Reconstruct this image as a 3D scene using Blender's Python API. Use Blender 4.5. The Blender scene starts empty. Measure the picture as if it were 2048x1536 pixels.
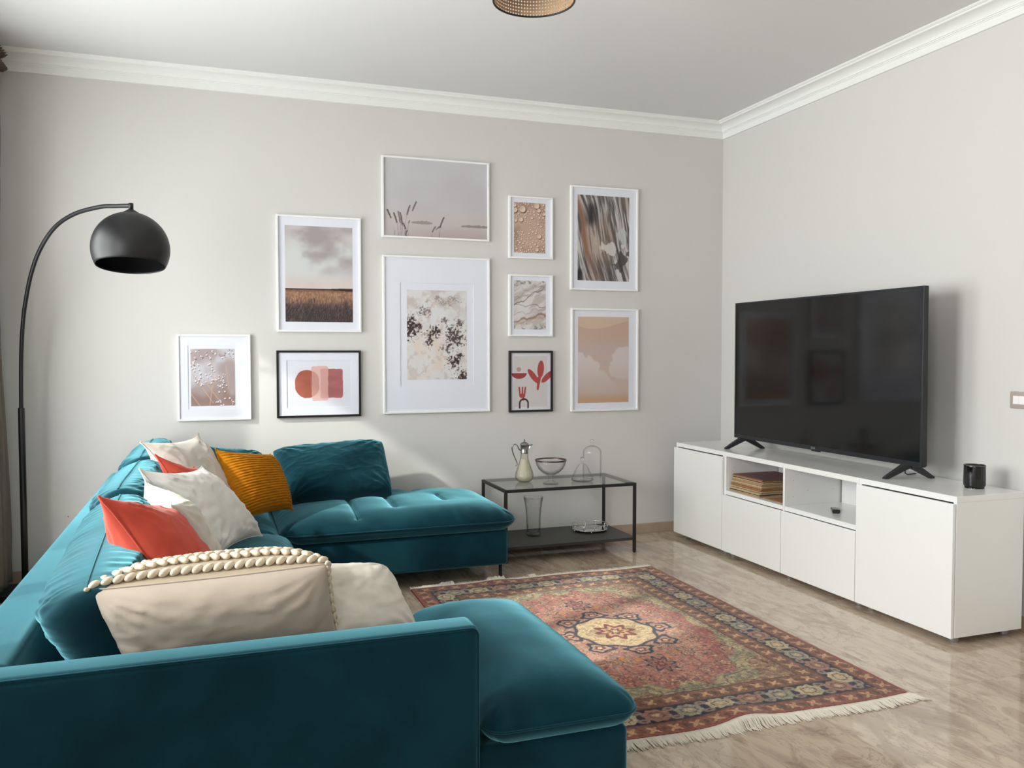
import bpy, bmesh, math, random
import numpy as np
from mathutils import Vector, Matrix
random.seed(7)
S = bpy.context.scene
COL = S.collection
PI = math.pi

# ------------------------------------------------------------------ camera
cam_d = bpy.data.cameras.new('camera')
cam = bpy.data.objects.new('camera', cam_d)
COL.objects.link(cam)
cam_d.sensor_width = 36.0
cam_d.lens = 1689.89 / 2048.0 * 36.0
cam_d.clip_start = 0.05
cr = Vector((0.943186, -0.332264, -0.000904))
cu = Vector((0.013421, 0.035378, 0.999284))
cf = Vector((0.331994, 0.942523, -0.037827))
cam.matrix_world = Matrix(((cr.x, cu.x, -cf.x, -3.5492), (cr.y, cu.y, -cf.y, -5.3983),
                           (cr.z, cu.z, -cf.z, 1.3063), (0, 0, 0, 1)))
S.camera = cam

# ------------------------------------------------------------------ light
S.view_settings.view_transform = 'Standard'
S.view_settings.look = 'None'
S.view_settings.gamma = 1.0
S.view_settings.use_curve_mapping = False
S.view_settings.exposure = 0.62
S.cycles.transparent_max_bounces = 32

world = bpy.data.worlds.new('sky')
S.world = world
world.use_nodes = True
bg = world.node_tree.nodes['Background']
bg.inputs[0].default_value = (0.88, 0.94, 1.0, 1)
bg.inputs[1].default_value = 1.6

XW = -4.80          # inner face of the window wall
YR = -7.60          # rear wall
ZC = 2.967          # ceiling
WINS = [(-2.05, -0.62, 0.10, 2.45), (-3.60, -2.40, 0.95, 2.45), (-7.00, -5.40, 0.95, 2.45)]   # y0, y1, z0, z1 of the windows; the last is an added opening for fill

def area(name, loc, rot, sx, sy, power, col):
    d = bpy.data.lights.new(name, 'AREA')
    d.shape = 'RECTANGLE'; d.size = sx; d.size_y = sy
    d.energy = power; d.color = col
    o = bpy.data.objects.new(name, d); COL.objects.link(o)
    o.location = loc; o.rotation_euler = rot
    return o
# daylight entering through the far and near windows of the left wall
area('daylight_far_window', (XW - 0.45, -1.335, 1.42), (0, -PI/2, 0), 2.4, 1.5, 72, (1.0, 0.955, 0.95))
area('daylight_near_window', (XW - 0.45, -3.0, 1.65), (0, -PI/2, 0), 1.7, 1.3, 108, (1.0, 0.955, 0.95))
area('rear_fill_light', (XW - 0.45, -6.2, 1.7), (0, -PI/2, 0), 1.7, 1.7, 78, (1.0, 0.955, 0.95))  # added fill from behind the camera, through a made-up opening
sun_d = bpy.data.lights.new('sun', 'SUN')
sun_d.energy = 2.6; sun_d.angle = math.radians(1.6); sun_d.color = (1.0, 0.95, 0.87)
sun = bpy.data.objects.new('sun', sun_d); COL.objects.link(sun)
sun.rotation_euler = Vector((0.45, 0.20, -0.30)).to_track_quat('-Z', 'Y').to_euler()

# ------------------------------------------------------------------ helpers
def s2l(c):
    c = np.asarray(c, float)
    if c.max() > 1.001: c = c / 255.0
    return np.where(c <= 0.04045, c / 12.92, ((c + 0.055) / 1.055) ** 2.4)

def rgba(c):
    r = s2l(c)
    return (float(r[0]), float(r[1]), float(r[2]), 1.0)

_m = {}
def mat(name, col, rough=0.6, metal=0.0, spec=0.5, sheen=0.0, sheen_tint=None, sheen_rough=0.4, coat=0.0,
        noise=None, bump=None, trans=0.0, ior=1.45, vcol=None, emis=None):
    """noise=(scale, dark factor, (sx,sy,sz)); bump=(scale, strength, distance, (sx,sy,sz))"""
    if name in _m: return _m[name]
    m = bpy.data.materials.new(name); m.use_nodes = True
    nt = m.node_tree; b = nt.nodes['Principled BSDF']
    b.inputs['Base Color'].default_value = rgba(col)
    b.inputs['Roughness'].default_value = rough
    b.inputs['Metallic'].default_value = metal
    b.inputs['Specular IOR Level'].default_value = spec
    b.inputs['IOR'].default_value = ior
    b.inputs['Transmission Weight'].default_value = trans
    b.inputs['Sheen Weight'].default_value = sheen
    b.inputs['Sheen Roughness'].default_value = sheen_rough
    if sheen_tint: b.inputs['Sheen Tint'].default_value = rgba(sheen_tint)
    b.inputs['Coat Weight'].default_value = coat
    b.inputs['Coat Roughness'].default_value = 0.05
    tc = None
    def coords(scl):
        tc = nt.nodes.new('ShaderNodeTexCoord'); mp = nt.nodes.new('ShaderNodeMapping')
        mp.inputs['Scale'].default_value = scl
        nt.links.new(tc.outputs['Object'], mp.inputs[0]); return mp.outputs[0]
    if vcol:
        a = nt.nodes.new('ShaderNodeAttribute'); a.attribute_name = vcol
        nt.links.new(a.outputs['Color'], b.inputs['Base Color'])
    elif noise:
        n = nt.nodes.new('ShaderNodeTexNoise'); n.inputs['Scale'].default_value = noise[0]
        n.inputs['Detail'].default_value = 5
        nt.links.new(coords(noise[2]), n.inputs['Vector'])
        r = nt.nodes.new('ShaderNodeValToRGB')
        c = rgba(col)
        r.color_ramp.elements[0].position = 0.3; r.color_ramp.elements[1].position = 0.7
        r.color_ramp.elements[0].color = tuple(x * noise[1] for x in c[:3]) + (1,)
        r.color_ramp.elements[1].color = c
        nt.links.new(n.outputs['Fac'], r.inputs[0]); nt.links.new(r.outputs[0], b.inputs['Base Color'])
    if bump:
        n = nt.nodes.new('ShaderNodeTexNoise'); n.inputs['Scale'].default_value = bump[0]
        n.inputs['Detail'].default_value = 4
        nt.links.new(coords(bump[3] if len(bump) > 3 else (1, 1, 1)), n.inputs['Vector'])
        bp = nt.nodes.new('ShaderNodeBump'); bp.inputs['Strength'].default_value = bump[1]
        bp.inputs['Distance'].default_value = bump[2]
        nt.links.new(n.outputs['Fac'], bp.inputs['Height']); nt.links.new(bp.outputs[0], b.inputs['Normal'])
    _m[name] = m
    return m

def glass_mat(name, tint=(1, 1, 1), rough=0.0, clear=0.0):
    m = bpy.data.materials.new(name); m.use_nodes = True
    nt = m.node_tree; nt.nodes.clear()
    out = nt.nodes.new('ShaderNodeOutputMaterial')
    g = nt.nodes.new('ShaderNodeBsdfGlass'); g.inputs['Roughness'].default_value = rough
    g.inputs['IOR'].default_value = 1.45; g.inputs['Color'].default_value = (*tint, 1)
    if clear:
        t = nt.nodes.new('ShaderNodeBsdfTransparent'); t.inputs['Color'].default_value = (*tint, 1)
        mx = nt.nodes.new('ShaderNodeMixShader'); mx.inputs[0].default_value = clear
        nt.links.new(g.outputs[0], mx.inputs[1]); nt.links.new(t.outputs[0], mx.inputs[2])
        nt.links.new(mx.outputs[0], out.inputs[0])
    else:
        nt.links.new(g.outputs[0], out.inputs[0])
    return m

def vessel_mat(name, tint, edge, rough=0.01, cut=None):
    """thin blown glass: clear when seen square on, greyer and mirror-like towards its outline"""
    m = bpy.data.materials.new(name); m.use_nodes = True
    nt = m.node_tree; nt.nodes.clear()
    out = nt.nodes.new('ShaderNodeOutputMaterial')
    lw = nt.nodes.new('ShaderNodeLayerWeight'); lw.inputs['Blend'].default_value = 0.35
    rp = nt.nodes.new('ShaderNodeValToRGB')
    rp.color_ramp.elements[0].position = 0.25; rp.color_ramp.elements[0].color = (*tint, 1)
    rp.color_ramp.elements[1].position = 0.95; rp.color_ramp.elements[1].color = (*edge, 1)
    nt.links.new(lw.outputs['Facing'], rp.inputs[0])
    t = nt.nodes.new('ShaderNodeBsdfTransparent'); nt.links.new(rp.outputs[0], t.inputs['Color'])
    g = nt.nodes.new('ShaderNodeBsdfGlossy'); g.inputs['Roughness'].default_value = rough
    f = nt.nodes.new('ShaderNodeFresnel'); f.inputs['IOR'].default_value = 1.5
    ge = nt.nodes.new('ShaderNodeNewGeometry'); ma = nt.nodes.new('ShaderNodeMath'); ma.operation = 'SUBTRACT'; ma.use_clamp = True
    nt.links.new(f.outputs[0], ma.inputs[0]); nt.links.new(ge.outputs['Backfacing'], ma.inputs[1])
    if cut:
        tc = nt.nodes.new('ShaderNodeTexCoord'); vo = nt.nodes.new('ShaderNodeTexVoronoi'); vo.inputs['Scale'].default_value = cut[0]
        bp = nt.nodes.new('ShaderNodeBump'); bp.inputs['Strength'].default_value = cut[1]; bp.inputs['Distance'].default_value = 0.004
        nt.links.new(tc.outputs['Object'], vo.inputs['Vector']); nt.links.new(vo.outputs['Distance'], bp.inputs['Height'])
        for n in (g, f, lw): nt.links.new(bp.outputs[0], n.inputs['Normal'])
    mx = nt.nodes.new('ShaderNodeMixShader')
    nt.links.new(ma.outputs[0], mx.inputs[0]); nt.links.new(t.outputs[0], mx.inputs[1]); nt.links.new(g.outputs[0], mx.inputs[2])
    nt.links.new(mx.outputs[0], out.inputs[0])
    return m

def pane_mat(name, tint, blend, rough=0.02, gl=0.9):
    """thin flat glass: see-through, with a Fresnel reflection"""
    m = bpy.data.materials.new(name); m.use_nodes = True
    nt = m.node_tree; nt.nodes.clear()
    out = nt.nodes.new('ShaderNodeOutputMaterial')
    t = nt.nodes.new('ShaderNodeBsdfTransparent'); t.inputs['Color'].default_value = (*tint, 1)
    g = nt.nodes.new('ShaderNodeBsdfGlossy'); g.inputs['Roughness'].default_value = rough
    g.inputs['Color'].default_value = (gl, gl, gl, 1)
    f = nt.nodes.new('ShaderNodeFresnel'); f.inputs['IOR'].default_value = blend
    mx = nt.nodes.new('ShaderNodeMixShader')
    ge = nt.nodes.new('ShaderNodeNewGeometry'); ma = nt.nodes.new('ShaderNodeMath'); ma.operation = 'SUBTRACT'; ma.use_clamp = True
    nt.links.new(f.outputs[0], ma.inputs[0]); nt.links.new(ge.outputs['Backfacing'], ma.inputs[1])   # only the outer face of a sheet mirrors
    nt.links.new(ma.outputs[0], mx.inputs[0]); nt.links.new(t.outputs[0], mx.inputs[1])
    nt.links.new(g.outputs[0], mx.inputs[2]); nt.links.new(mx.outputs[0], out.inputs[0])
    return m

class MB:
    def __init__(s): s.v = []; s.f = []
    def add(s, v, f):
        n = len(s.v); s.v.extend([tuple(map(float, q)) for q in v]); s.f.extend([tuple(i + n for i in q) for q in f]); return s
    def box(s, x0, x1, y0, y1, z0, z1):
        v = [(x, y, z) for x in (x0, x1) for y in (y0, y1) for z in (z0, z1)]
        return s.add(v, [(0, 1, 3, 2), (4, 6, 7, 5), (0, 4, 5, 1), (2, 3, 7, 6), (0, 2, 6, 4), (1, 5, 7, 3)])
    def tube(s, pts, r, n=12, closed=False, squash=1.0):
        pts = [Vector(p) for p in pts]; N = len(pts)
        rr = r if hasattr(r, '__len__') else [r] * N
        rings = []; up = None
        for i in range(N):
            if closed: t = pts[(i + 1) % N] - pts[i - 1]
            else: t = pts[min(i + 1, N - 1)] - pts[max(i - 1, 0)]
            t.normalize()
            if up is None:
                up = Vector((0, 0, 1)) if abs(t.z) < 0.9 else Vector((1, 0, 0))
            a = (up - t * up.dot(t)).normalized(); b = t.cross(a); up = a
            rings.append([pts[i] + (a * math.cos(k * 2 * PI / n) * squash + b * math.sin(k * 2 * PI / n)) * rr[i] for k in range(n)])
        v = [q for g in rings for q in g]; f = []
        for i in range(N if closed else N - 1):
            j = (i + 1) % N
            for k in range(n):
                k2 = (k + 1) % n
                f.append((i * n + k, i * n + k2, j * n + k2, j * n + k))
        if not closed:
            f.append(tuple(range(n - 1, -1, -1))); f.append(tuple((N - 1) * n + k for k in range(n)))
        return s.add(v, f)
    def lathe(s, prof, cx, cy, cz, n=40, fn=None):
        v = []; f = []
        for i, (r, z) in enumerate(prof):
            for k in range(n):
                a = 2 * PI * k / n
                rr = r if fn is None else fn(r, z, a)
                v.append((cx + rr * math.cos(a), cy + rr * math.sin(a), cz + z))
        for i in range(len(prof) - 1):
            for k in range(n):
                k2 = (k + 1) % n
                f.append((i * n + k, i * n + k2, (i + 1) * n + k2, (i + 1) * n + k))
        return s.add(v, f)
    def grid(s, P):
        """P: array (a,b,3)"""
        a, b = P.shape[:2]
        n = len(s.v); s.v.extend(map(tuple, P.reshape(-1, 3).tolist()))
        s.f.extend([(n + i * b + j, n + i * b + j + 1, n + (i + 1) * b + j + 1, n + (i + 1) * b + j) for i in range(a - 1) for j in range(b - 1)])
        return s

ORG = {}
def thing(name, label, cat, loc, group=None):
    o = bpy.data.objects.new(name, None); o.empty_display_size = 0.05
    COL.objects.link(o); o.location = loc; ORG[o.name] = Vector(loc)
    o['label'] = label; o['category'] = cat
    if group: o['group'] = group
    return o

def org(o):
    while o is not None:
        if o.name in ORG: return ORG[o.name]
        o = o.parent
    return Vector((0, 0, 0))

def obj(name, mb, m, parent=None, smooth=False, bevel=0, segs=2, label=None, kind=None, recalc=True, sub=0, solid=0):
    me = bpy.data.meshes.new(name)
    off = org(parent) if parent else Vector((0, 0, 0))
    vs = mb.v if off.length == 0 else [(x - off.x, y - off.y, z - off.z) for x, y, z in mb.v]
    me.from_pydata(vs, [], mb.f)
    if recalc:
        b = bmesh.new(); b.from_mesh(me); bmesh.ops.recalc_face_normals(b, faces=b.faces); b.to_mesh(me); b.free()
    me.materials.append(m)
    o = bpy.data.objects.new(name, me); COL.objects.link(o)
    if parent: o.parent = parent
    if smooth: me.shade_smooth()
    if solid:
        md = o.modifiers.new('solid', 'SOLIDIFY'); md.thickness = solid; md.offset = 0
    if bevel:
        md = o.modifiers.new('bevel', 'BEVEL'); md.width = bevel; md.segments = segs; md.limit_method = 'ANGLE'
        md.harden_normals = False
        if segs > 2: me.shade_smooth()
    if sub:
        md = o.modifiers.new('sub', 'SUBSURF'); md.levels = sub; md.render_levels = sub
    if label: o['label'] = label
    if kind: o['kind'] = kind
    return o

def own(o, loc):
    """turn a world-coordinate mesh into a top-level thing with its origin at loc"""
    loc = Vector(loc)
    o.data.transform(Matrix.Translation(-loc)); o.location = loc; ORG[o.name] = loc
    return o

def tag(o, label, cat, group=None):
    o['label'] = label; o['category'] = cat
    if group: o['group'] = group
    return o

def struct(name, mb, m, **k):
    return obj(name, mb, m, kind='structure', **k)

# numpy value noise ---------------------------------------------------------
def vnoise(x, y, seed=0):
    rs = np.random.RandomState(seed); T = rs.rand(256, 256)
    xi = np.floor(x).astype(int); yi = np.floor(y).astype(int)
    fx = x - xi; fy = y - yi
    fx = fx * fx * fx * (fx * (fx * 6 - 15) + 10); fy = fy * fy * fy * (fy * (fy * 6 - 15) + 10)
    g = lambda a, b: T[a & 255, b & 255]
    return (g(xi, yi) * (1 - fx) + g(xi + 1, yi) * fx) * (1 - fy) + (g(xi, yi + 1) * (1 - fx) + g(xi + 1, yi + 1) * fx) * fy

def fbm(x, y, o=4, seed=0):
    x = np.asarray(x, float); y = np.asarray(y, float)
    t = 0; a = 0.5; s = 0
    for i in range(o):
        t = t + a * vnoise(x * 2 ** i + 17.3 * i, y * 2 ** i + 5.1 * i, seed + i); s += a; a *= 0.5
    return t / s

def sm(a, b, x): 
    t = np.clip((x - a) / (b - a), 0, 1); return t * t * (3 - 2 * t)

def mixc(A, B, t):
    t = np.asarray(t)[..., None]; return A * (1 - t) + B * t
def C3(*c): return np.array(c, float)

def painted(name, P, img, m, parent, smooth=True, label=None):
    """grid of points P (a,b,3) with per-point colour img (a,b,3) 0..255 sRGB"""
    mb = MB().grid(P)
    o = obj(name, mb, m, parent, smooth=smooth, recalc=False, label=label)
    ca = o.data.color_attributes.new('print', 'FLOAT_COLOR', 'POINT')
    lin = s2l(np.clip(img, 0, 255) / 255.0)
    buf = np.ones((lin.shape[0] * lin.shape[1], 4)); buf[:, :3] = lin.reshape(-1, 3)
    ca.data.foreach_set('color', buf.astype(np.float32).ravel())
    return o

# ------------------------------------------------------------------ materials
PAINT = mat('wall_paint', (214, 212, 209), 0.9, spec=0.2, bump=(220, 0.12, 0.002))
CEIL = mat('ceiling_paint', (222, 222, 221), 0.95, spec=0.15)
CROWN = mat('crown_paint', (238, 239, 236), 0.7, spec=0.3)
SKIRT = mat('travertine_skirting', (186, 164, 143), 0.25, noise=(6, 0.75, (1, 1, 1)))
WHITE_LAC = mat('white_lacquer', (240, 240, 238), 0.22, spec=0.5, coat=0.25)
WHITE_IN = mat('white_melamine', (232, 231, 231), 0.5)
METAL_BLK = mat('black_powder_coat', (34, 32, 31), 0.45, spec=0.4)
LAMP_BLK = mat('matt_black_lamp', (20, 20, 22), 0.42, spec=0.5)
FR_WHITE = mat('white_frame', (243, 243, 242), 0.4)
FR_BLACK = mat('black_frame', (25, 23, 25), 0.35)
MATB = mat('passepartout', (236, 238, 247), 0.9, spec=0.1)
PRINT = mat('print_paper', (255, 255, 255), 0.75, spec=0.2, vcol='print')
CHROME = mat('chrome', (205, 203, 200), 0.12, metal=1.0)
SILVER = mat('aged_silver', (150, 148, 146), 0.25, metal=1.0)
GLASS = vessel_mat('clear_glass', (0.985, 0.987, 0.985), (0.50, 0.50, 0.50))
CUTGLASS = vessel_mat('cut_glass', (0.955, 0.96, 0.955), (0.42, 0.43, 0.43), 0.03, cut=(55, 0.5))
SOLIDG = glass_mat('solid_glass', (0.97, 0.97, 0.97), clear=0.35)
PANE = pane_mat('tempered_glass', (0.93, 0.96, 0.95), 1.5)
GLAZE = pane_mat('frame_glazing', (0.985, 0.985, 0.99), 1.25, rough=0.03)

def velvet():
    m = mat('teal_velvet', (9, 70, 84), 0.9, spec=0.12, sheen=1.0, sheen_tint=(132, 206, 222), sheen_rough=0.42)
    nt = m.node_tree; b = nt.nodes['Principled BSDF']
    tc = nt.nodes.new('ShaderNodeTexCoord')
    n1 = nt.nodes.new('ShaderNodeTexNoise'); n1.inputs['Scale'].default_value = 4.5; n1.inputs['Detail'].default_value = 3
    n1.inputs['Distortion'].default_value = 0.6
    n2 = nt.nodes.new('ShaderNodeTexNoise'); n2.inputs['Scale'].default_value = 260; n2.inputs['Detail'].default_value = 2
    for n in (n1, n2): nt.links.new(tc.outputs['Object'], n.inputs['Vector'])
    r = nt.nodes.new('ShaderNodeValToRGB')
    r.color_ramp.elements[0].position = 0.38; r.color_ramp.elements[0].color = rgba((4, 37, 47))
    r.color_ramp.elements[1].position = 0.62; r.color_ramp.elements[1].color = rgba((8, 50, 61))
    nt.links.new(n1.outputs['Fac'], r.inputs[0]); nt.links.new(r.outputs[0], b.inputs['Base Color'])
    bp = nt.nodes.new('ShaderNodeBump'); bp.inputs['Strength'].default_value = 0.25; bp.inputs['Distance'].default_value = 0.001
    nt.links.new(n2.outputs['Fac'], bp.inputs['Height']); nt.links.new(bp.outputs[0], b.inputs['Normal'])
    return m
VELVET = velvet()

def marble():
    m = bpy.data.materials.new('marble_floor'); m.use_nodes = True
    nt = m.node_tree; b = nt.nodes['Principled BSDF']
    b.inputs['Roughness'].default_value = 0.07; b.inputs['Specular IOR Level'].default_value = 0.62
    geo = nt.nodes.new('ShaderNodeNewGeometry'); oi = nt.nodes.new('ShaderNodeObjectInfo')
    mp = nt.nodes.new('ShaderNodeMapping'); mp.vector_type = 'POINT'
    mp.inputs['Rotation'].default_value = (0, 0, math.radians(17)); mp.inputs['Scale'].default_value = (2.3, 0.75, 1)
    nt.links.new(geo.outputs['Position'], mp.inputs[0])
    off = nt.nodes.new('ShaderNodeVectorMath'); off.operation = 'SCALE'; off.inputs['Scale'].default_value = 0.45
    cmb = nt.nodes.new('ShaderNodeCombineXYZ')
    for i in (0, 1, 2): nt.links.new(oi.outputs['Random'], cmb.inputs[i])
    nt.links.new(cmb.outputs[0], off.inputs[0])
    add = nt.nodes.new('ShaderNodeVectorMath'); add.operation = 'ADD'
    nt.links.new(mp.outputs[0], add.inputs[0]); nt.links.new(off.outputs[0], add.inputs[1])
    def nz(scale, det, dist, rough=0.6):
        n = nt.nodes.new('ShaderNodeTexNoise'); n.inputs['Scale'].default_value = scale
        n.inputs['Detail'].default_value = det; n.inputs['Distortion'].default_value = dist; n.inputs['Roughness'].default_value = rough
        nt.links.new(add.outputs[0], n.inputs['Vector']); return n.outputs['Fac']
    def ramp(src, stops):
        r = nt.nodes.new('ShaderNodeValToRGB')
        while len(r.color_ramp.elements) < len(stops): r.color_ramp.elements.new(0.5)
        for e, (p, c) in zip(r.color_ramp.elements, stops): e.position = p; e.color = rgba(c)
        nt.links.new(src, r.inputs[0]); return r.outputs[0]
    base = ramp(nz(1.7, 7, 0.9), [(0.30, (178, 157, 142)), (0.42, (197, 179, 160)), (0.50, (206, 188, 168)), (0.58, (184, 165, 149)), (0.64, (200, 182, 163)), (0.75, (212, 196, 177))])
    streak = ramp(nz(3.4, 6, 1.0, 0.65), [(0.44, (176, 160, 148)), (0.50, (255, 255, 255)), (0.60, (255, 255, 255))])
    vein = ramp(nz(2.2, 8, 2.2, 0.65), [(0.485, (255, 255, 255)), (0.50, (158, 138, 126)), (0.515, (255, 255, 255))])
    def mul(a, c, f):
        x = nt.nodes.new('ShaderNodeMix'); x.data_type = 'RGBA'; x.blend_type = 'MULTIPLY'; x.inputs['Factor'].default_value = f
        nt.links.new(a, x.inputs['A']); nt.links.new(c, x.inputs['B']); return x.outputs['Result']
    c = mul(mul(base, streak, 0.35), vein, 0.45)
    nt.links.new(c, b.inputs['Base Color'])
    return m
MARBLE = marble()

# ------------------------------------------------------------------ the room
fb = MB().box(XW - 0.2, 0.2, YR - 0.2, 0.2, -0.12, -0.012)
floor = struct('floor', fb, mat('screed', (120, 106, 92), 0.8))
xs = [XW - 0.02 + 0.0]
x = -0.003
xe = [0.02]
while xe[-1] > XW: xe.append(xe[-1] - 0.54 if len(xe) > 1 else -0.44)
ye = [0.02, -0.74]
while ye[-1] > YR: ye.append(ye[-1] - 1.08)
first = None
for i in range(len(xe) - 1):
    for j in range(len(ye) - 1):
        x1 = xe[i] - 0.0004; x0 = max(xe[i + 1], XW - 0.02) + 0.0004
        y1 = ye[j] - 0.0004; y0 = max(ye[j + 1], YR - 0.02) + 0.0004
        o = obj('tile', MB().box(x0, x1, y0, y1, -0.012, 0.0), MARBLE, floor)

struct('ceiling', MB().box(XW - 0.2, 0.2, YR - 0.2, 0.2, ZC, ZC + 0.15), CEIL)
struct('wall_back', MB().box(XW - 0.2, 0.2, 0.0, 0.2, -0.1, ZC), PAINT)
struct('wall_right', MB().box(0.0, 0.2, YR - 0.2, 0.0, -0.1, ZC), PAINT)
struct('wall_rear', MB().box(XW - 0.2, 0.2, YR - 0.2, YR, -0.1, ZC), PAINT)
wl = MB()
ys = sorted([YR] + [v for w in WINS for v in w[:2]] + [0.0])
for k in range(0, len(ys) - 1):
    a, b = ys[k], ys[k + 1]
    w = [w for w in WINS if w[0] == a]
    if w:
        wl.box(XW - 0.25, XW, a, b, -0.1, w[0][2]); wl.box(XW - 0.25, XW, a, b, w[0][3], ZC)
    else: wl.box(XW - 0.25, XW, a, b, -0.1, ZC)
struct('wall_left', wl, PAINT)

for k, (y0, y1, z0, z1) in enumerate(WINS):
    f = MB(); t = 0.06; xa, xb = XW - 0.16, XW - 0.09
    f.box(xa, xb, y0, y0 + t, z0, z1); f.box(xa, xb, y1 - t, y1, z0, z1)
    f.box(xa, xb, y0 + t, y1 - t, z0, z0 + t); f.box(xa, xb, y0 + t, y1 - t, z1 - t, z1)
    ym = (y0 + y1) / 2
    f.box(xa, xb, ym - 0.05, ym + 0.05, z0 + t, z1 - t)
    w = struct('window_%d' % (k + 1), f, mat('window_white', (232, 231, 226), 0.4), bevel=0.004)  # the rearmost window is made up, to let the added fill in
    for a, b in ((y0 + t, ym - 0.05), (ym + 0.05, y1 - t)):
        obj('pane', MB().box(XW - 0.13, XW - 0.122, a, b, z0 + t, z1 - t), PANE, w)

def crown(name, a, b, axis):
    # profile: (distance from wall, height)
    z0 = 2.862
    pr = [(0.0, z0), (0.014, z0), (0.014, z0 + 0.036), (0.018, z0 + 0.038), (0.018, z0 + 0.042), (0.024, z0 + 0.044), (0.024, z0 + 0.049), (0.030, z0 + 0.050)]
    for i in range(9):
        t = i / 8 * PI / 2
        pr.append((0.030 + 0.060 * (1 - math.cos(t)), z0 + 0.050 + 0.034 * math.sin(t)))
    pr += [(0.094, z0 + 0.086), (0.096, z0 + 0.092), (0.104, z0 + 0.095), (0.110, z0 + 0.100), (0.110, ZC), (0.0, ZC)]
    mb = MB(); n = len(pr)
    for end, s in ((a, 0), (b, 1)):
        for d, z in pr:
            if axis == 'x': mb.v.append((end - (d if s else 0), -d, z))
            else: mb.v.append((-d, end + 0 - (0 if s else d), z))
    for i in range(n):
        j = (i + 1) % n
        mb.f.append((i, j, n + j, n + i))
    mb.f.append(tuple(range(n))); mb.f.append(tuple(range(2 * n - 1, n - 1, -1)))
    return struct(name, mb, CROWN)
crown('trim_1', XW, 0.0, 'x')
crown('trim_2', 0.0, YR, 'y')

struct('baseboard_back', MB().box(XW, 0.0, -0.011, 0.0, 0.0, 0.071), SKIRT, bevel=0.002)
struct('baseboard_right', MB().box(-0.011, 0.0, YR, -0.012, 0.0, 0.071), SKIRT, bevel=0.002)
struct('baseboard_left', MB().box(XW, XW + 0.011, -0.62, -0.012, 0.0, 0.071), SKIRT, bevel=0.002)
struct('baseboard_left', MB().box(XW, XW + 0.011, YR, -2.05, 0.0, 0.071), SKIRT, bevel=0.002)

# blank cover plate behind the sofa
t = thing('cover_plate', 'blank white junction cover plate low on the wall behind the teal sofa', 'wall plate', (-4.25, 0, 0.267))
obj('plate', MB().box(-4.367, -4.12, -0.006, 0.0, 0.267, 0.379), mat('cover_white', (214, 210, 206), 0.6), t, bevel=0.003)
for px in (-4.352, -4.135):
    for pz in (0.282, 0.364):
        obj('screw', MB().lathe([(0, -0.001), (0.004, -0.001), (0.004, 0.0025), (0, 0.003)], 0, 0, 0, 10), mat('screw_grey', (120, 118, 115), 0.4, metal=0.8), t)
        o = COL.objects[-1]
        o.data.transform(Matrix.Translation(Vector((px, -0.006, pz)) - ORG[t.name]) @ Matrix.Rotation(PI / 2, 4, 'X') @ Matrix.Translation(ORG[t.name]))

# light switch on the right wall
t = thing('light_switch', 'taupe framed light switch with white rockers at the right picture edge', 'switch', (0, -2.49, 1.04))
TAUPE = mat('switch_taupe', (176, 164, 156), 0.4)
obj('frame', MB().box(-0.010, 0.0, -2.55, -2.422, 1.040, 1.119), TAUPE, t, bevel=0.004, segs=3)
for k in range(3):
    y1 = -2.441 - k * 0.0310
    obj('rocker', MB().box(-0.0135, -0.008, y1 - 0.0296, y1, 1.060, 1.099), mat('switch_white', (240, 240, 240), 0.3), t, bevel=0.0015)

# curtain in the far left corner ------------------------------------------------
def curtain():
    t = thing('curtain', 'grey-beige pleated curtain hanging in the far left corner', 'curtain', (-4.66, -0.33, 0.0))
    CM = mat('linen_curtain', (128, 119, 108), 0.95, spec=0.1, noise=(60, 0.85, (1, 1, 0.15)), bump=(400, 0.3, 0.001))
    n = 90; zs = np.linspace(0.03, 2.93, 60)
    P = np.zeros((len(zs), n, 3))
    for i, z in enumerate(zs):
        f = (z - 0.03) / 2.9
        amp = 0.036 + 0.018 * (1 - f) + 0.01 * math.sin(z * 3)
        s = np.linspace(0, 1, n)
        ph = s * 2 * PI * 7 + 0.5 * np.sin(z * 1.3) + 0.4 * np.sin(z * 2.9 + s * 5)
        P[i, :, 0] = -4.685 + amp * np.sin(ph) + 0.012 * np.sin(ph * 2.3 + z)
        P[i, :, 1] = -0.06 - s * 0.52 + 0.012 * np.cos(ph * 1.0 + z)
        P[i, :, 2] = z
    obj('cloth', MB().grid(P), CM, t, smooth=True, recalc=False, solid=0.004)
    hem = P[:4].copy(); hem[:, :, 0] += 0.014 * np.sign(np.cos(np.linspace(0, 44, n)))[None, :] * 0.6
    # gathered heading standing proud of the cloth
    H = np.zeros((8, n * 2, 3)); s = np.linspace(0, 1, n * 2)
    for i in range(8):
        z = 2.84 + i * 0.0135
        ph = s * 2 * PI * 14
        w = 0.056 + 0.026 * math.sin(i / 7 * PI * 2.5)
        H[i, :, 0] = -4.675 + w * np.sin(ph); H[i, :, 1] = -0.05 - s * 0.53; H[i, :, 2] = z
    obj('heading', MB().grid(H), mat('curtain_heading', (104, 92, 80), 0.95), t, smooth=True, recalc=False, solid=0.004)
    return t
curtain()
t = thing('curtain_rail', 'slim white curtain track under the ceiling above the window wall', 'curtain rail', (-4.69, -2.1, 2.945))
obj('track', MB().box(-4.705, -4.68, -4.1, -0.04, 2.945, ZC), mat('rail_white', (220, 218, 214), 0.4), t, bevel=0.003)

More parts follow.
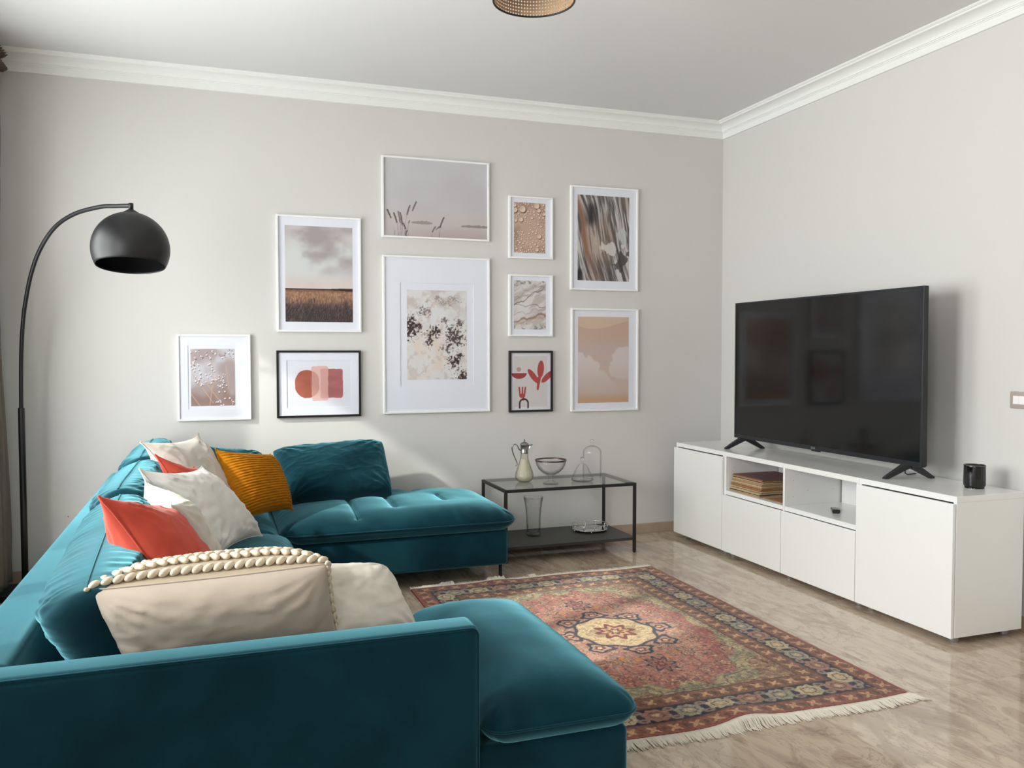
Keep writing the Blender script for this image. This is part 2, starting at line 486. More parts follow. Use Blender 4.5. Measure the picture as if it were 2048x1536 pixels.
# ------------------------------------------------------------------ cushions
def soft(corners, T, n=44, p=2.8, q=0.52, pinch=0.05, ear=0.0, wr=0.006, seed=1, pleat=None, ptop=False, rnd=0.0, bend=0.0, flat_back=1.0, sag=0.0, rib=None, backtop=None, pend=None):
    """cushion between four corners TL,TR,BR,BL (front seen with normal = right x up). Returns front grid, back grid."""
    TL, TR, BR, BL = [np.array(c, float) for c in corners]
    s = np.sin(np.linspace(-1, 1, n) * PI / 2) * 0.55 + np.linspace(-1, 1, n) * 0.45
    u, v = np.meshgrid(s, s)        # v: -1 bottom .. 1 top
    U = (TR - TL + BR - BL) / 2; V = (TL - BL + TR - BR) / 2
    lu = np.linalg.norm(U); lv = np.linalg.norm(V)
    N = np.cross(U, V); N /= np.linalg.norm(N)
    pu = pinch * 1.25
    a = u * (1 - pu * (1 - v ** 2) * np.abs(u)); b = v * (1 - pu * (1 - u ** 2) * np.abs(v))
    kc = 1 - rnd * (np.abs(u) ** 5) * (np.abs(v) ** 5); a = a * kc; b = b * kc
    w1 = (1 - a) / 2; w2 = (1 + a) / 2; h1 = (1 + b) / 2; h0 = (1 - b) / 2
    P = (TL[None, None] * (w1 * h1)[..., None] + TR[None, None] * (w2 * h1)[..., None]
         + BR[None, None] * (w2 * h0)[..., None] + BL[None, None] * (w1 * h0)[..., None])
    if ear:
        ed = np.exp(-((1 - np.abs(u)) + (1 - np.abs(v))) / 0.13) * ear
        P = P + (np.sign(u)[..., None] * U / np.linalg.norm(U) + np.sign(v)[..., None] * V / np.linalg.norm(V)) * ed[..., None] * 0.7
        P = P + N[None, None] * (ed * (0.6 * np.sin(seed + 2 * np.sign(u) + 3 * np.sign(v))))[..., None]
    t = (np.clip(1 - np.abs(u) ** (pend or p), 0, 1) * np.clip(1 - np.abs(v) ** p, 0, 1)) ** q
    t = t * (1 + sag * (-v) * 0.5)
    N1 = fbm(u * 1.7 + seed, v * 1.7 + seed * 3, 3, seed) - 0.5
    N2 = fbm(u * 5 + seed, v * 5, 3, seed + 9) - 0.5
    edge = np.maximum(np.abs(u), np.abs(v))
    # folds radiating from the corners
    rad = 0
    for cu_, cv_ in ((1, 1), (1, -1), (-1, 1), (-1, -1)):
        du = (u - cu_ * 1.0); dv = (v - cv_ * 1.0); d = np.hypot(du, dv); an = np.arctan2(dv, du)
        rad = rad + np.sin(an * 17 + seed + cu_ * 2 + cv_) * np.exp(-((d - 0.42) / 0.28) ** 2) * np.clip(t * 2, 0, 1)
    rg = lambda a, b, sd: (1 - np.abs(2 * fbm(a, b, 3, sd) - 1)) ** 6
    cr_ = rg(u * 1.3 + v * 1.1 + seed, v * 3.4 - u * 1.6, seed + 2) + rg(u * 3.1 - v * 1.2, v * 1.2 + u * 0.9 + seed, seed + 5)
    dis = wr * (1.8 * N1 + 0.25 * N2 + 0.5 * cr_ + 0.5 * rad) * np.clip(t * 1.5, 0, 1)
    if pleat:
        k, amp, rng = pleat
        ph = fbm(u * 9, v * 1.5 + 3, 2, seed + 4) * 3.5
        for co, ot, L in ((u, v, lu), (v, u, lv)):
            if ptop and ot is u: continue
            e = np.exp(-((1 - (ot if ptop else np.abs(ot))) / rng)) * (1 - np.exp(-((1 - np.abs(ot)) / 0.02))) * sm(1.0, 0.9, np.abs(co))
            dis = dis + amp * np.sin(co * k * L * PI + ph * 2.2) * e * (0.35 + 0.9 * fbm(co * 6 + 2, ot * 0 + seed, 2, seed + 3))
    bd = bend * (v ** 2 + 0.5 * u ** 2)
    front = P + N[None, None] * (t * T / 2 + dis + bd)[..., None]
    tb = t * flat_back
    if backtop: tb = tb * (backtop[0] + (backtop[1] - backtop[0]) * sm(-0.6, 0.9, v))
    back = P + N[None, None] * (-tb * T / 2 - dis * 0.9 + bd)[..., None]
    if rib:
        k, amp = rib
        r = amp * np.abs(np.sin(v * k * PI / 2)) * np.clip(t * 4, 0, 1)
        front = front + N[None, None] * r[..., None]; back = back - N[None, None] * r[..., None]
    # rims identical
    for g in (0, -1):
        back[g] = front[g]; back[:, g] = front[:, g]
    return front, back, N, (u, v, t)

def shell(front, back):
    """closed mesh from the two grids that share their rim"""
    a, b = front.shape[:2]; mb = MB()
    mb.grid(front)
    idx = {}
    for i in range(a):
        for j in range(b):
            if i in (0, a - 1) or j in (0, b - 1): idx[(i, j)] = i * b + j
            else:
                idx[(i, j)] = len(mb.v); mb.v.append(tuple(back[i, j].tolist()))
    for i in range(a - 1):
        for j in range(b - 1):
            mb.f.append((idx[(i, j)], idx[(i + 1, j)], idx[(i + 1, j + 1)], idx[(i, j + 1)]))
    return mb

def rim(front, r=0.003, n=6):
    a = front
    pts = list(a[0]) + list(a[1:, -1]) + list(a[-1, ::-1][1:]) + list(a[::-1, 0][1:-1])
    pts = [tuple(p) for p in pts][::2]
    return MB().tube(pts, r, n, closed=True)

def linen(name, col, dark=0.9, sheen=0.15):
    return mat(name, col, 0.95, spec=0.1, sheen=sheen, noise=(9, dark, (1, 1, 1)), bump=(520, 0.35, 0.0012))

def pillow(name, label, corners, T, m, n=48, seam_m=None, backm=None, **k):
    k.setdefault('ear', 0.022)
    front, back, N, uv = soft(corners, T, n=n, **k)
    cs = np.array(corners); base = cs.mean(0); base[2] = cs[:, 2].min()
    t = thing(name, label, 'cushion', tuple(base))
    if backm is None:
        obj('cover', shell(front, back), m, t, smooth=True)
    else:
        obj('front_cover', MB().grid(front), m, t, smooth=True, recalc=False)
        B = back[:, ::-1]
        obj('back_cover', MB().grid(B), backm, t, smooth=True, recalc=False)
    obj('piping', rim(front, 0.0028), seam_m or m, t, smooth=True)
    return t, front, back, N, uv

# ------------------------------------------------------------------ sofa
sofa = thing('sectional_sofa', 'large U-shaped teal velvet sectional sofa with two chaise ends', 'sofa', (-3.3, -1.7, 0))
PIPE = VELVET

def rounded_box(x0, x1, y0, y1, z0, z1):
    return MB().box(x0, x1, y0, y1, z0, z1)

# bases
BASE_Z0, BASE_Z1 = 0.10, 0.30
obj('base', MB().box(-4.12, -1.99, -0.905, -0.05, BASE_Z0, BASE_Z1), VELVET, sofa, bevel=0.02, segs=4, label='velvet plinth under the far chaise')
obj('base', MB().box(-4.12, -3.20, -2.44, -0.907, BASE_Z0, BASE_Z1 - 0.004), VELVET, sofa, bevel=0.02, segs=4)
obj('base', MB().box(-4.12, -2.505, -3.385, -2.442, BASE_Z0, BASE_Z1), VELVET, sofa, bevel=0.02, segs=4, label='velvet plinth under the near chaise')
# backrest frame and arm
obj('backrest_frame', MB().box(-4.125, -3.985, -3.295, -0.05, 0.302, 0.615), VELVET, sofa, bevel=0.03, segs=5)
obj('backrest_frame', MB().box(-3.98, -2.75, -0.15, -0.05, 0.302, 0.60), VELVET, sofa, bevel=0.03, segs=5)
arm = obj('armrest', MB().box(-4.125, -2.93, -3.405, -3.30, 0.10, 0.622), VELVET, sofa, bevel=0.022, segs=5)
# piping along the outer upper edge and down the end of the arm
pts = [(-4.12, -3.3995, 0.6165)] + [(x, -3.3995, 0.6165) for x in np.linspace(-4.0, -2.965, 8)]
for a in np.linspace(0, PI / 2, 7)[1:]:
    pts.append((-2.9555 + 0.020 * math.sin(a) , -3.3995, 0.5965 + 0.020 * math.cos(a)))
pts += [(-2.9355, -3.3995, z) for z in (0.5, 0.35, 0.2, 0.12)]
obj('piping', MB().tube(pts, 0.0034, 8), VELVET, arm, smooth=True)

def slab(x0, x1, y0, y1, zb, zs, zt, n=(70, 60), px=4, over=0.0, tufts=(), seed=1, wr=0.006, pleat=0.003, kx=34, nose=0.0, dome=0.6, corner=0.08, low=0.0):
    """seat cushion: domed top to a seam at height zs, tucked in to zb below it"""
    sx = np.sin(np.linspace(-1, 1, n[0]) * PI / 2) * 0.6 + np.linspace(-1, 1, n[0]) * 0.4
    sy = np.sin(np.linspace(-1, 1, n[1]) * PI / 2) * 0.6 + np.linspace(-1, 1, n[1]) * 0.4
    u, v = np.meshgrid(sx, sy)
    # round the plan corners
    cx, cy = (x0 + x1) / 2, (y0 + y1) / 2; hx, hy = (x1 - x0) / 2, (y1 - y0) / 2
    X = u * hx; Y = v * hy
    ax = np.clip(np.abs(X) - (hx - corner), 0, None) / corner; ay = np.clip(np.abs(Y) - (hy - corner), 0, None) / corner
    r = np.hypot(ax, ay); m_ = np.maximum(ax, ay); k = np.where(r > 1e-6, m_ / np.maximum(r, 1e-6), 1)
    both = (ax > 0) & (ay > 0)
    X = np.where(both, np.sign(X) * ((hx - corner) + ax * k * corner), X)
    Y = np.where(both, np.sign(Y) * ((hy - corner) + ay * k * corner), Y)
    ex = (1 - np.abs(u)) * hx; ey = (1 - np.abs(v)) * hy
    d = 1 / (1 / np.maximum(ex, 1e-5) ** 2 + 1 / np.maximum(ey, 1e-5) ** 2) ** 0.5
    R = 0.16
    t = np.clip(1 - (1 - np.clip(d / R, 0, 1)) ** 2, 0, 1) ** dome
    big = (1 - np.abs(u) ** 2.5) * (1 - np.abs(v) ** 2.5)
    top = zs + (zt - zs) * (0.78 * t + 0.22 * big * t)
    top += wr * 4 * (fbm(X * 2.2 + seed, Y * 2.2, 3, seed) - 0.5) * t
    # gathers near the seam
    e = np.exp(-d / 0.055) * (1 - np.exp(-d / 0.006))
    along = np.where(ex < ey, Y, X)
    top += pleat * np.sin(along * kx * 2 + 4 * fbm(X * 8, Y * 8, 2, seed + 2)) * e * np.clip(2.4 * fbm(X * 5, Y * 5, 2, seed + 5) - 0.7, 0.05, 1.3)
    for (ax0, ay0, bx0, by0, depth, wdt) in tufts:
        px_, py_ = X + cx - ax0, Y + cy - ay0; dx, dy = bx0 - ax0, by0 - ay0; L = math.hypot(dx, dy)
        s = np.clip((px_ * dx + py_ * dy) / L ** 2, 0, 1)
        dd = np.hypot(px_ - s * dx, py_ - s * dy)
        top -= depth * np.exp(-(dd / wdt) ** 2) + depth * 0.7 * np.exp(-(dd / (wdt * 5)) ** 2)
    bul = 1 + 0 * u
    F = np.stack([X + cx, Y + cy, top], -1)
    tb = np.clip(d / 0.05, 0, 1)
    inset = 1 - 0.0 * tb
    B = np.stack([X * (1 - 0.028 * np.clip(tb * 2, 0, 1) * (d < 0.05)) + cx, Y * 1 + cy, zs - (zs - zb) * np.clip(d / 0.03, 0, 1) ** 0.6], -1)
    for g in (0, -1):
        F[g, :, 2] = zs; F[:, g, 2] = zs
        B[g] = F[g]; B[:, g] = F[:, g]
    return F, B

def seat(x0, x1, y0, y1, zb, zs, zt, label=None, **k):
    F, B = slab(x0, x1, y0, y1, zb, zs, zt, **k)
    # densify rows along y: use grid (rows=v)
    o = obj('seat_cushion', shell(F, B), VELVET, sofa, smooth=True, label=label)
    obj('piping', rim(F, 0.0035), VELVET, o, smooth=True)
    return o

TU = 0.018
seat(-3.24, -1.935, -0.945, -0.045, 0.302, 0.352, 0.452, label='far chaise cushion with stitched tufting', n=(130, 80), seed=3, pleat=0.004, corner=0.10,
     tufts=((-2.82, -0.35, -2.83, -0.86, TU, 0.010), (-2.40, -0.10, -2.40, -0.22, TU, 0.010), (-2.60, -0.42, -2.60, -0.72, TU, 0.010), (-2.28, -0.40, -2.28, -0.60, TU * 0.7, 0.010)))
seat(-3.98, -3.245, -1.055, -0.16, 0.302, 0.352, 0.445, n=(70, 60), seed=5)
seat(-3.98, -3.20, -2.44, -1.06, 0.302, 0.352, 0.455, n=(70, 90), seed=7)
seat(-3.98, -2.925, -3.295, -2.445, 0.302, 0.352, 0.445, n=(70, 70), seed=11)
seat(-2.918, -2.478, -3.415, -2.445, 0.302, 0.345, 0.452, label='near chaise cushion, smooth with a rounded front', n=(60, 90), seed=13, wr=0.004, pleat=0.0015, corner=0.06)

# loose back cushions of the long side (length along y, leaning on the back frame)
def backc(cs, T, seed, n=110, **k):
    a = dict(p=3.8, q=0.44, pend=9, pinch=0.012, wr=0.008, pleat=(19, 0.0095, 0.30), ptop=True, seed=seed, sag=0.2, rnd=0.05)
    a.update(k)
    F, B, N, uv = soft(cs, T, n=n, **a)
    o = obj('back_cushion', shell(F, B), VELVET, sofa, smooth=True)
    m_ = F[-1, 2:-2]
    obj('piping', MB().tube([tuple(q) for q in m_][::2], 0.0035, 6), VELVET, o, smooth=True)
    return o
# corners TL, TR, BR, BL seen from the seat side (right = far)
def left_back(y0, y1, zt0, zt1, xt, seed, T=0.27):
    return backc([(xt + (0.03 if seed == 21 else 0), y0, zt0), (xt, y1, zt1), (-3.80, y1, 0.452), (-3.80, y0, 0.452)], T, seed, backtop=(0.6, 1.3))
backs = [left_back(-3.19, -2.02, 0.740, 0.80, -3.88, 21, 0.25), left_back(-2.05, -1.02, 0.815, 0.80, -3.89, 23, 0.24), left_back(-1.04, -0.10, 0.815, 0.815, -3.89, 25, 0.24)]
# cushions against the far wall
backc([(-3.235, -0.17, 0.715), (-2.56, -0.15, 0.745), (-2.55, -0.42, 0.45), (-3.16, -0.50, 0.45)], 0.21, 31, pleat=(9, 0.004, 0.15), pend=5, p=4.2, rnd=0.028, wr=0.007)
backc([(-3.70, -0.20, 0.76), (-3.285, -0.17, 0.705), (-3.26, -0.40, 0.45), (-3.70, -0.45, 0.45)], 0.18, 33, pleat=(9, 0.004, 0.15), pend=5, p=4.2, rnd=0.028, wr=0.007)

# legs: slim black blade legs with a top plate
def leg(x, y, sx, sy):
    mb = MB().box(x - 0.006, x + 0.006, y - 0.016, y + 0.016, 0.0, 0.100)
    mb.box(x - 0.006 - (0.08 if sx < 0 else 0), x + 0.006 + (0.08 if sx > 0 else 0), y - 0.016, y + 0.016, 0.093, 0.100)
    obj('leg', mb, METAL_BLK, sofa, bevel=0.0015)
for x, y, sx in ((-2.015, -0.84, -1), (-2.015, -0.12, -1), (-2.60, -2.52, -1), (-2.60, -3.32, -1), (-4.05, -3.32, 1), (-4.05, -0.12, 1), (-3.26, -1.5, -1), (-4.05, -1.7, 1)):
    leg(x, y, sx, 0)

# ------------------------------------------------------------------ throw pillows
L_GREY = linen('grey_linen', (214, 206, 198))
L_WHITE = linen('white_linen', (232, 228, 222))
L_CREAM = linen('cream_cotton', (222, 214, 202))
L_SAND = linen('sand_linen', (182, 168, 154))
L_CORAL = linen('coral_linen', (204, 84, 68), 0.86)
MUST = mat('mustard_corduroy', (186, 118, 22), 0.9, spec=0.1, sheen=0.5, sheen_tint=(240, 180, 80), noise=(30, 0.7, (1, 1, 3)))
MUSTB = mat('straw_corduroy', (190, 158, 84), 0.9, spec=0.1, noise=(30, 0.8, (1, 1, 3)))

pillow('throw_pillow', 'large grey-white linen pillow farthest back on the long side of the sofa',
       [(-3.86, -1.13, 0.885), (-3.64, -0.76, 0.87), (-3.40, -0.74, 0.47), (-3.62, -1.14, 0.46)], 0.17, L_GREY, seed=41, wr=0.009, pinch=0.07)
pillow('throw_pillow', 'small coral pillow peeking out between the grey-white and the big white pillows',
       [(-3.785, -1.45, 0.855), (-3.64, -1.20, 0.765), (-3.42, -1.16, 0.46), (-3.60, -1.46, 0.46)], 0.12, L_CORAL, seed=43, wr=0.006, pinch=0.10)
pillow('throw_pillow', 'big bright white pillow with pointed corners in the middle of the long side',
       [(-3.825, -1.85, 0.845), (-3.602, -1.50, 0.80), (-3.36, -1.36, 0.465), (-3.56, -1.80, 0.465)], 0.17, L_WHITE, seed=45, wr=0.011, pinch=0.09)
pillow('throw_pillow', 'cream cotton pillow wedged between the coral pillow and the big white pillow',
       [(-3.684, -2.35, 0.79), (-3.80, -2.00, 0.815), (-3.63, -1.84, 0.465), (-3.53, -2.22, 0.465)][::1], 0.16, L_CREAM, seed=47, wr=0.010, pinch=0.07)
pillow('throw_pillow', 'coral red linen pillow leaning on the nearest long-side back cushion',
       [(-3.843, -2.85, 0.905), (-3.76, -2.42, 0.80), (-3.53, -2.36, 0.468), (-3.60, -2.84, 0.49)], 0.19, L_CORAL, seed=49, wr=0.010, pinch=0.08)
pillow('throw_pillow', 'mustard yellow corduroy pillow in the far corner of the sofa',
       [(-3.545, -0.86, 0.800), (-3.262, -0.56, 0.733), (-3.165, -0.70, 0.462), (-3.45, -0.99, 0.462)], 0.21, MUST, n=190, backm=MUSTB, seed=51, wr=0.004, pinch=0.06, rib=(25, 0.0075))
pillow('throw_pillow', 'off-white cotton pillow with a side zip lying behind the near armrest',
       [(-3.40, -2.93, 0.70), (-3.07, -2.86, 0.655), (-2.985, -2.98, 0.455), (-3.36, -3.10, 0.455)], 0.21, L_CREAM, seed=53, wr=0.009, pinch=0.02, ear=0.0, p=3.4)

# sand linen pillow with a chunky hand-knitted front (front faces away from the camera)
def knit_pillow():
    cs = [(-3.845, -3.155, 0.732), (-3.275, -3.15, 0.748), (-3.225, -3.09, 0.462), (-3.76, -3.09, 0.462)]
    F, B, N, (u, v, t) = soft(cs, 0.22, n=56, seed=55, wr=0.007, pinch=0.025, p=3.2, q=0.5, backtop=(0.9, 2.3))
    o = thing('throw_pillow', 'sand linen pillow with a chunky knitted front, nearest the camera behind the armrest', 'cushion', (-3.55, -3.13, 0.462))
    obj('linen_back', MB().grid(F), L_SAND, o, smooth=True, recalc=False)
    obj('knit_backing', MB().grid(B[:, ::-1]), linen('knit_core', (170, 154, 132)), o, smooth=True, recalc=False)
    YARN = mat('cream_yarn', (208, 194, 172), 0.95, spec=0.1, bump=(300, 0.5, 0.002))
    mb = MB(); nr, nc = 19, 22
    n = B.shape[0]
    def samp(uu, vv):
        # invert the sampling by search
        s = u[0]
        i = np.interp(vv, v[:, 0], np.arange(n)); j = np.interp(uu, s, np.arange(n))
        i0, j0 = min(int(i), n - 2), min(int(j), n - 2); fi, fj = i - i0, j - j0
        return (B[i0, j0] * (1 - fi) * (1 - fj) + B[i0 + 1, j0] * fi * (1 - fj) + B[i0, j0 + 1] * (1 - fi) * fj + B[i0 + 1, j0 + 1] * fi * fj)
    for c in range(nc):
        uu = -0.955 + 1.92 * c / (nc - 1)
        for r in range(nr):
            vv = -0.4 + (1.385) * r / (nr - 1)
            if (r % 2): uo = min(0.99, max(-0.99, uu + 0.97 / (nc - 1)))
            else: uo = uu
            p = samp(uo, vv)
            pu = samp(min(uo + 0.03, 1), vv) - samp(max(uo - 0.03, -1), vv); pu /= np.linalg.norm(pu) + 1e-9
            pv = samp(uo, min(vv + 0.03, 1)) - samp(uo, max(vv - 0.03, -1)); pv /= np.linalg.norm(pv) + 1e-9
            nn = np.cross(pv, pu); nn /= np.linalg.norm(nn) + 1e-9
            d = pu * (0.5 if r % 2 else -0.5) + pv * 0.85; d /= np.linalg.norm(d)
            e = np.cross(nn, d)
            cc = p + nn * 0.006
            # plump bean-shaped stitch
            L, W, H = 0.0225, 0.0140, 0.0125
            vs = []; fs = []
            for a in range(1, 5):
                th = PI * a / 5
                for k in range(6):
                    ph = 2 * PI * k / 6
                    vs.append(cc + d * L * math.cos(th) + e * W * math.sin(th) * math.cos(ph) + nn * H * math.sin(th) * math.sin(ph))
            vs.append(cc + d * L); vs.append(cc - d * L)
            for a in range(3):
                for k in range(6):
                    fs.append((a * 6 + k, a * 6 + (k + 1) % 6, (a + 1) * 6 + (k + 1) % 6, (a + 1) * 6 + k))
            for k in range(6):
                fs.append((24, (k + 1) % 6, k)); fs.append((25, 18 + k, 18 + (k + 1) % 6))
            mb.add(vs, fs)
    # braided edging down both sides
    for side in (0, -1):
        col = F[:, side]
        L = 0
        for r in range(26):
            i = r / 25 * (n - 1); i0 = min(int(i), n - 2); p = col[i0] * (1 - i + i0) + col[i0 + 1] * (i - i0)
            dv = col[i0 + 1] - col[i0]; dv /= np.linalg.norm(dv)
            d = dv * 0.8 + N * (0.6 if r % 2 else -0.6); d /= np.linalg.norm(d)
            mb.tube([p - d * 0.013, p - d * 0.007, p + d * 0.007, p + d * 0.013], [0.003, 0.0085, 0.0085, 0.003], 6)
    obj('knitted_front', mb, YARN, o, smooth=True, recalc=False, kind='stuff', label='chunky cream hand-knit stitches', sub=1)
    obj('piping', rim(F, 0.003), L_SAND, o, smooth=True)
knit_pillow()

# ------------------------------------------------------------------ rug
def rug():
    HX, HY = 0.74, 1.005; cx, cy = -1.812, -1.905
    nx, ny = 400, 540
    X, Y = np.meshgrid(np.linspace(-HX, HX, nx), np.linspace(-HY, HY, ny))
    t = thing('area_rug', 'rose and navy patterned persian-style rug with cream fringes on the marble floor', 'rug', (cx, cy, 0))
    ax, ay = np.abs(X), np.abs(Y)
    d = np.minimum(HX - ax, HY - ay)                 # distance from the edge
    side = (HX - ax) < (HY - ay)
    along = np.where(side, Y, X)
    n1 = fbm(ax * 30, ay * 30, 3, 2); n2 = fbm(ax * 70 + 5, ay * 70, 2, 5); n3 = fbm(X * 9, Y * 9, 3, 8); nn = fbm(X * 160, Y * 160, 2, 11)
    rose = C3(176, 104, 88); deep = C3(162, 88, 76); beige = C3(196, 168, 128); navy = C3(38, 32, 52); brown = C3(128, 84, 62)
    green = C3(134, 132, 100); sky = C3(122, 146, 138); cream = C3(208, 186, 146); tan = C3(150, 112, 82); wine = C3(112, 34, 32); black = C3(44, 28, 30)
    sh = X.shape
    def full(c): return np.broadcast_to(c, sh + (3,)).copy()
    img = full(tan)
    # ---- field ground: spandrels
    img = mixc(full(C3(142, 100, 76)), full(C3(172, 136, 100)), sm(0.42, 0.62, n1))
    # green / yellow belt and rose field shaped by a lobed oval
    ang = np.arctan2(Y / 0.72, X / 0.47)
    rr = ((ax / 0.47) ** 2.4 + (ay / 0.74) ** 2.4) ** (1 / 2.4)
    lob = rr * (1 + 0.035 * np.cos(ang * 16) + 0.06 * (fbm(ax * 9, ay * 9, 2, 4) - 0.5))
    img = mixc(img, mixc(full(C3(136, 132, 104)), full(C3(172, 156, 112)), sm(0.45, 0.6, fbm(ax * 14, ay * 14, 3, 21))), sm(1.03, 1.01, lob))
    field = mixc(full(C3(184, 118, 102)), full(C3(192, 138, 114)), sm(0.35, 0.65, n3))
    field = mixc(field, full(deep), sm(0.60, 0.80, lob) * (0.35 + 0.65 * sm(0.4, 0.6, fbm(ax * 5 + 3, ay * 5, 2, 14))))
    img = mixc(img, field, sm(0.885, 0.875, lob))
    # arabesque tendrils = contour lines of smooth noise, mirrored in both axes
    q = fbm(ax * 7.5 + 3, ay * 7.5 + 1, 2, 31)
    for lv, cc, wd in ((0.40, black, 0.006), (0.5, C3(104, 50, 44), 0.006), (0.60, black, 0.005), (0.46, C3(206, 176, 140), 0.005), (0.55, C3(120, 96, 70), 0.006)):
        m = (1 - sm(wd * 0.6, wd * 1.6, np.abs(q - lv))) * 0.65 * (d > 0.29)
        img = mixc(img, full(cc), m)
    # flecks and small blossoms over everything
    for sd_, cc_ in ((61, C3(96, 62, 52)), (62, C3(206, 172, 134)), (63, C3(120, 74, 62)), (64, C3(146, 136, 108))):
        fl = vnoise(ax * 62 + sd_, ay * 62 + sd_ * 2, sd_)
        img = mixc(img, full(cc_), sm(0.76, 0.88, fl) * 0.42 * (d > 0.29))
    fl = vnoise(ax * 85 + 9, ay * 85, 41)
    img = mixc(img, full(C3(208, 178, 136)), sm(0.80, 0.9, fl) * 0.55 * (d > 0.29))
    fl = vnoise(ax * 75, ay * 75 + 3, 42)
    img = mixc(img, full(C3(84, 42, 40)), sm(0.80, 0.9, fl) * 0.6 * (d > 0.29))
    fl = vnoise(ax * 40 + 2, ay * 40 + 3, 43)
    img = mixc(img, full(C3(128, 128, 104)), sm(0.82, 0.9, fl) * 0.6 * (d > 0.29))
    def blossom(px, py, r, petals, rim_c, in_c, core_c, img, wob=0.12, aspect=1.0):
        for sx in (1, -1):
            for sy in (1, -1):
                if (px == 0 and sx < 0) or (py == 0 and sy < 0): continue
                dx, dy = (X - px * sx), (Y - py * sy) / aspect
                rho = np.hypot(dx, dy); a = np.arctan2(dy, dx)
                e = rho / (r * (1 + wob * np.cos(a * petals)))
                img = mixc(img, full(rim_c), sm(1.04, 0.98, e))
                img = mixc(img, mixc(full(in_c), full(in_c * 0.82), sm(0.45, 0.6, n2)), sm(0.84, 0.78, e))
                img = mixc(img, full(core_c), sm(0.42, 0.36, e))
                img = mixc(img, full(in_c), sm(0.2, 0.16, e))
        return img
    # small pendants on the long axis, rosettes in the field
    img = blossom(0.0, 0.43, 0.055, 8, navy, C3(170, 110, 96), wine, img, 0.25, 1.3)
    img = blossom(0.30, 0.0, 0.04, 6, C3(110, 60, 56), C3(188, 140, 116), green, img, 0.2)
    img = blossom(0.0, 0.60, 0.04, 6, beige, C3(176, 104, 92), C3(110, 60, 50), img, 0.3)
    for px, py, r in ((0.17, 0.36, 0.028), (0.28, 0.22, 0.026), (0.26, 0.5, 0.03), (0.36, 0.36, 0.028), (0.12, 0.24, 0.02), (0.14, 0.54, 0.026)):
        img = blossom(px, py, r, 5, C3(100, 62, 54), C3(196, 160, 126), C3(170, 92, 60), img, 0.2)
    for px, py in ((0.07, 0.36), (0.13, 0.33)):
        img = blossom(px, py, 0.016, 5, C3(196, 128, 52), C3(206, 140, 60), C3(196, 120, 40), img)
    # central medallion: ring of navy palmettes, cream star, wine heart
    R0 = 0.235
    for k in range(8):
        a0 = k * PI / 4
        px, py = math.cos(a0) * R0 * 0.97, math.sin(a0) * R0 * 1.07
        dx, dy = X - px, Y - py
        rad = dx * math.cos(a0) + dy * math.sin(a0); tan_ = -dx * math.sin(a0) + dy * math.cos(a0)
        e = np.hypot(rad / 0.062, tan_ / (0.056 * (1 - 0.35 * np.clip(rad / 0.06, -1, 1))))
        e = e * (1 + 0.16 * np.cos(np.arctan2(tan_, rad) * 5)) + 0.18 * (n2 - 0.5)
        img = mixc(img, full(navy), sm(1.05, 0.97, e))
        img = mixc(img, full(C3(178, 140, 120)), sm(0.76, 0.68, e))
        img = mixc(img, full(wine), sm(0.42, 0.34, e)); img = mixc(img, full(cream), sm(0.2, 0.14, e))
    rho = np.hypot(X, Y / 1.08); a = np.arctan2(Y, X)
    e = rho / (0.185 * (1 + 0.045 * np.cos(a * 8)))
    img = mixc(img, full(navy), sm(1.07, 1.03, e))
    img = mixc(img, mixc(full(C3(204, 176, 132)), full(C3(168, 140, 100)), sm(0.5, 0.62, n1)), sm(0.98, 0.95, e))
    e2 = rho / (0.085 * (1 + 0.22 * np.cos(a * 8))) + 0.15 * (n2 - 0.5)
    img = mixc(img, full(wine), sm(1.02, 0.95, e2)); img = mixc(img, full(C3(196, 156, 110)), sm(0.72, 0.64, e2))
    img = mixc(img, full(wine), sm(0.42, 0.36, e2)); img = mixc(img, full(cream), sm(0.16, 0.12, e2))
    # ---- borders
    def band(a_, b_): return ((d >= a_) & (d < b_)).astype(float)
    def guard(img, a_, b_, ground, motif, pitch, seed):
        img = mixc(img, mixc(full(ground), full(ground * 0.86), sm(0.45, 0.6, n2)), band(a_, b_))
        c0 = (a_ + b_) / 2; s = (np.mod(along + pitch / 2, pitch) - pitch / 2) / pitch; dd = (d - c0) / (b_ - a_)
        e = np.hypot(s * 3.0, dd * 2.6); aa = np.arctan2(dd, s)
        e = e * (1 + 0.45 * np.cos(aa * 4)) + 0.35 * (n2 - 0.5)
        img = mixc(img, full(motif), sm(0.62, 0.5, e) * band(a_, b_))
        e = np.hypot((np.mod(along, pitch) - pitch / 2) / pitch * 5, dd * 3.4)
        return mixc(img, full(C3(92, 62, 46)), sm(0.7, 0.5, e) * band(a_, b_) * 0.7)
    img = guard(img, 0.0, 0.085, C3(142, 88, 72), C3(198, 150, 112), 0.083, 1)
    img = guard(img, 0.205, 0.285, C3(138, 90, 70), C3(200, 154, 112), 0.078, 2)
    img = mixc(img, full(C3(150, 78, 62)), band(0, 0.012)); img = mixc(img, full(C3(96, 64, 48)), band(0.080, 0.088))
    img = mixc(img, full(C3(98, 70, 50)), band(0.200, 0.208)); img = mixc(img, full(C3(96, 66, 50)), band(0.282, 0.29))
    m = band(0.088, 0.200)
    pitch = np.where(side, 2 * (HY - 0.144) / 13, 2 * (HX - 0.144) / 9)
    ph = along / pitch
    idx = np.round(ph); s = (ph - idx) * pitch; dd = d - 0.144
    img = mixc(img, full(navy), m)
    # every cell: large lobed cartouche, alternately pale / rose, with a small twin blossom between
    aa = np.arctan2(dd, s)
    e = np.hypot(s / 0.056, dd / 0.046) * (1 + 0.07 * np.cos(aa * 8)) + 0.2 * (n2 - 0.5)
    k = np.mod(idx, 3)[..., None]
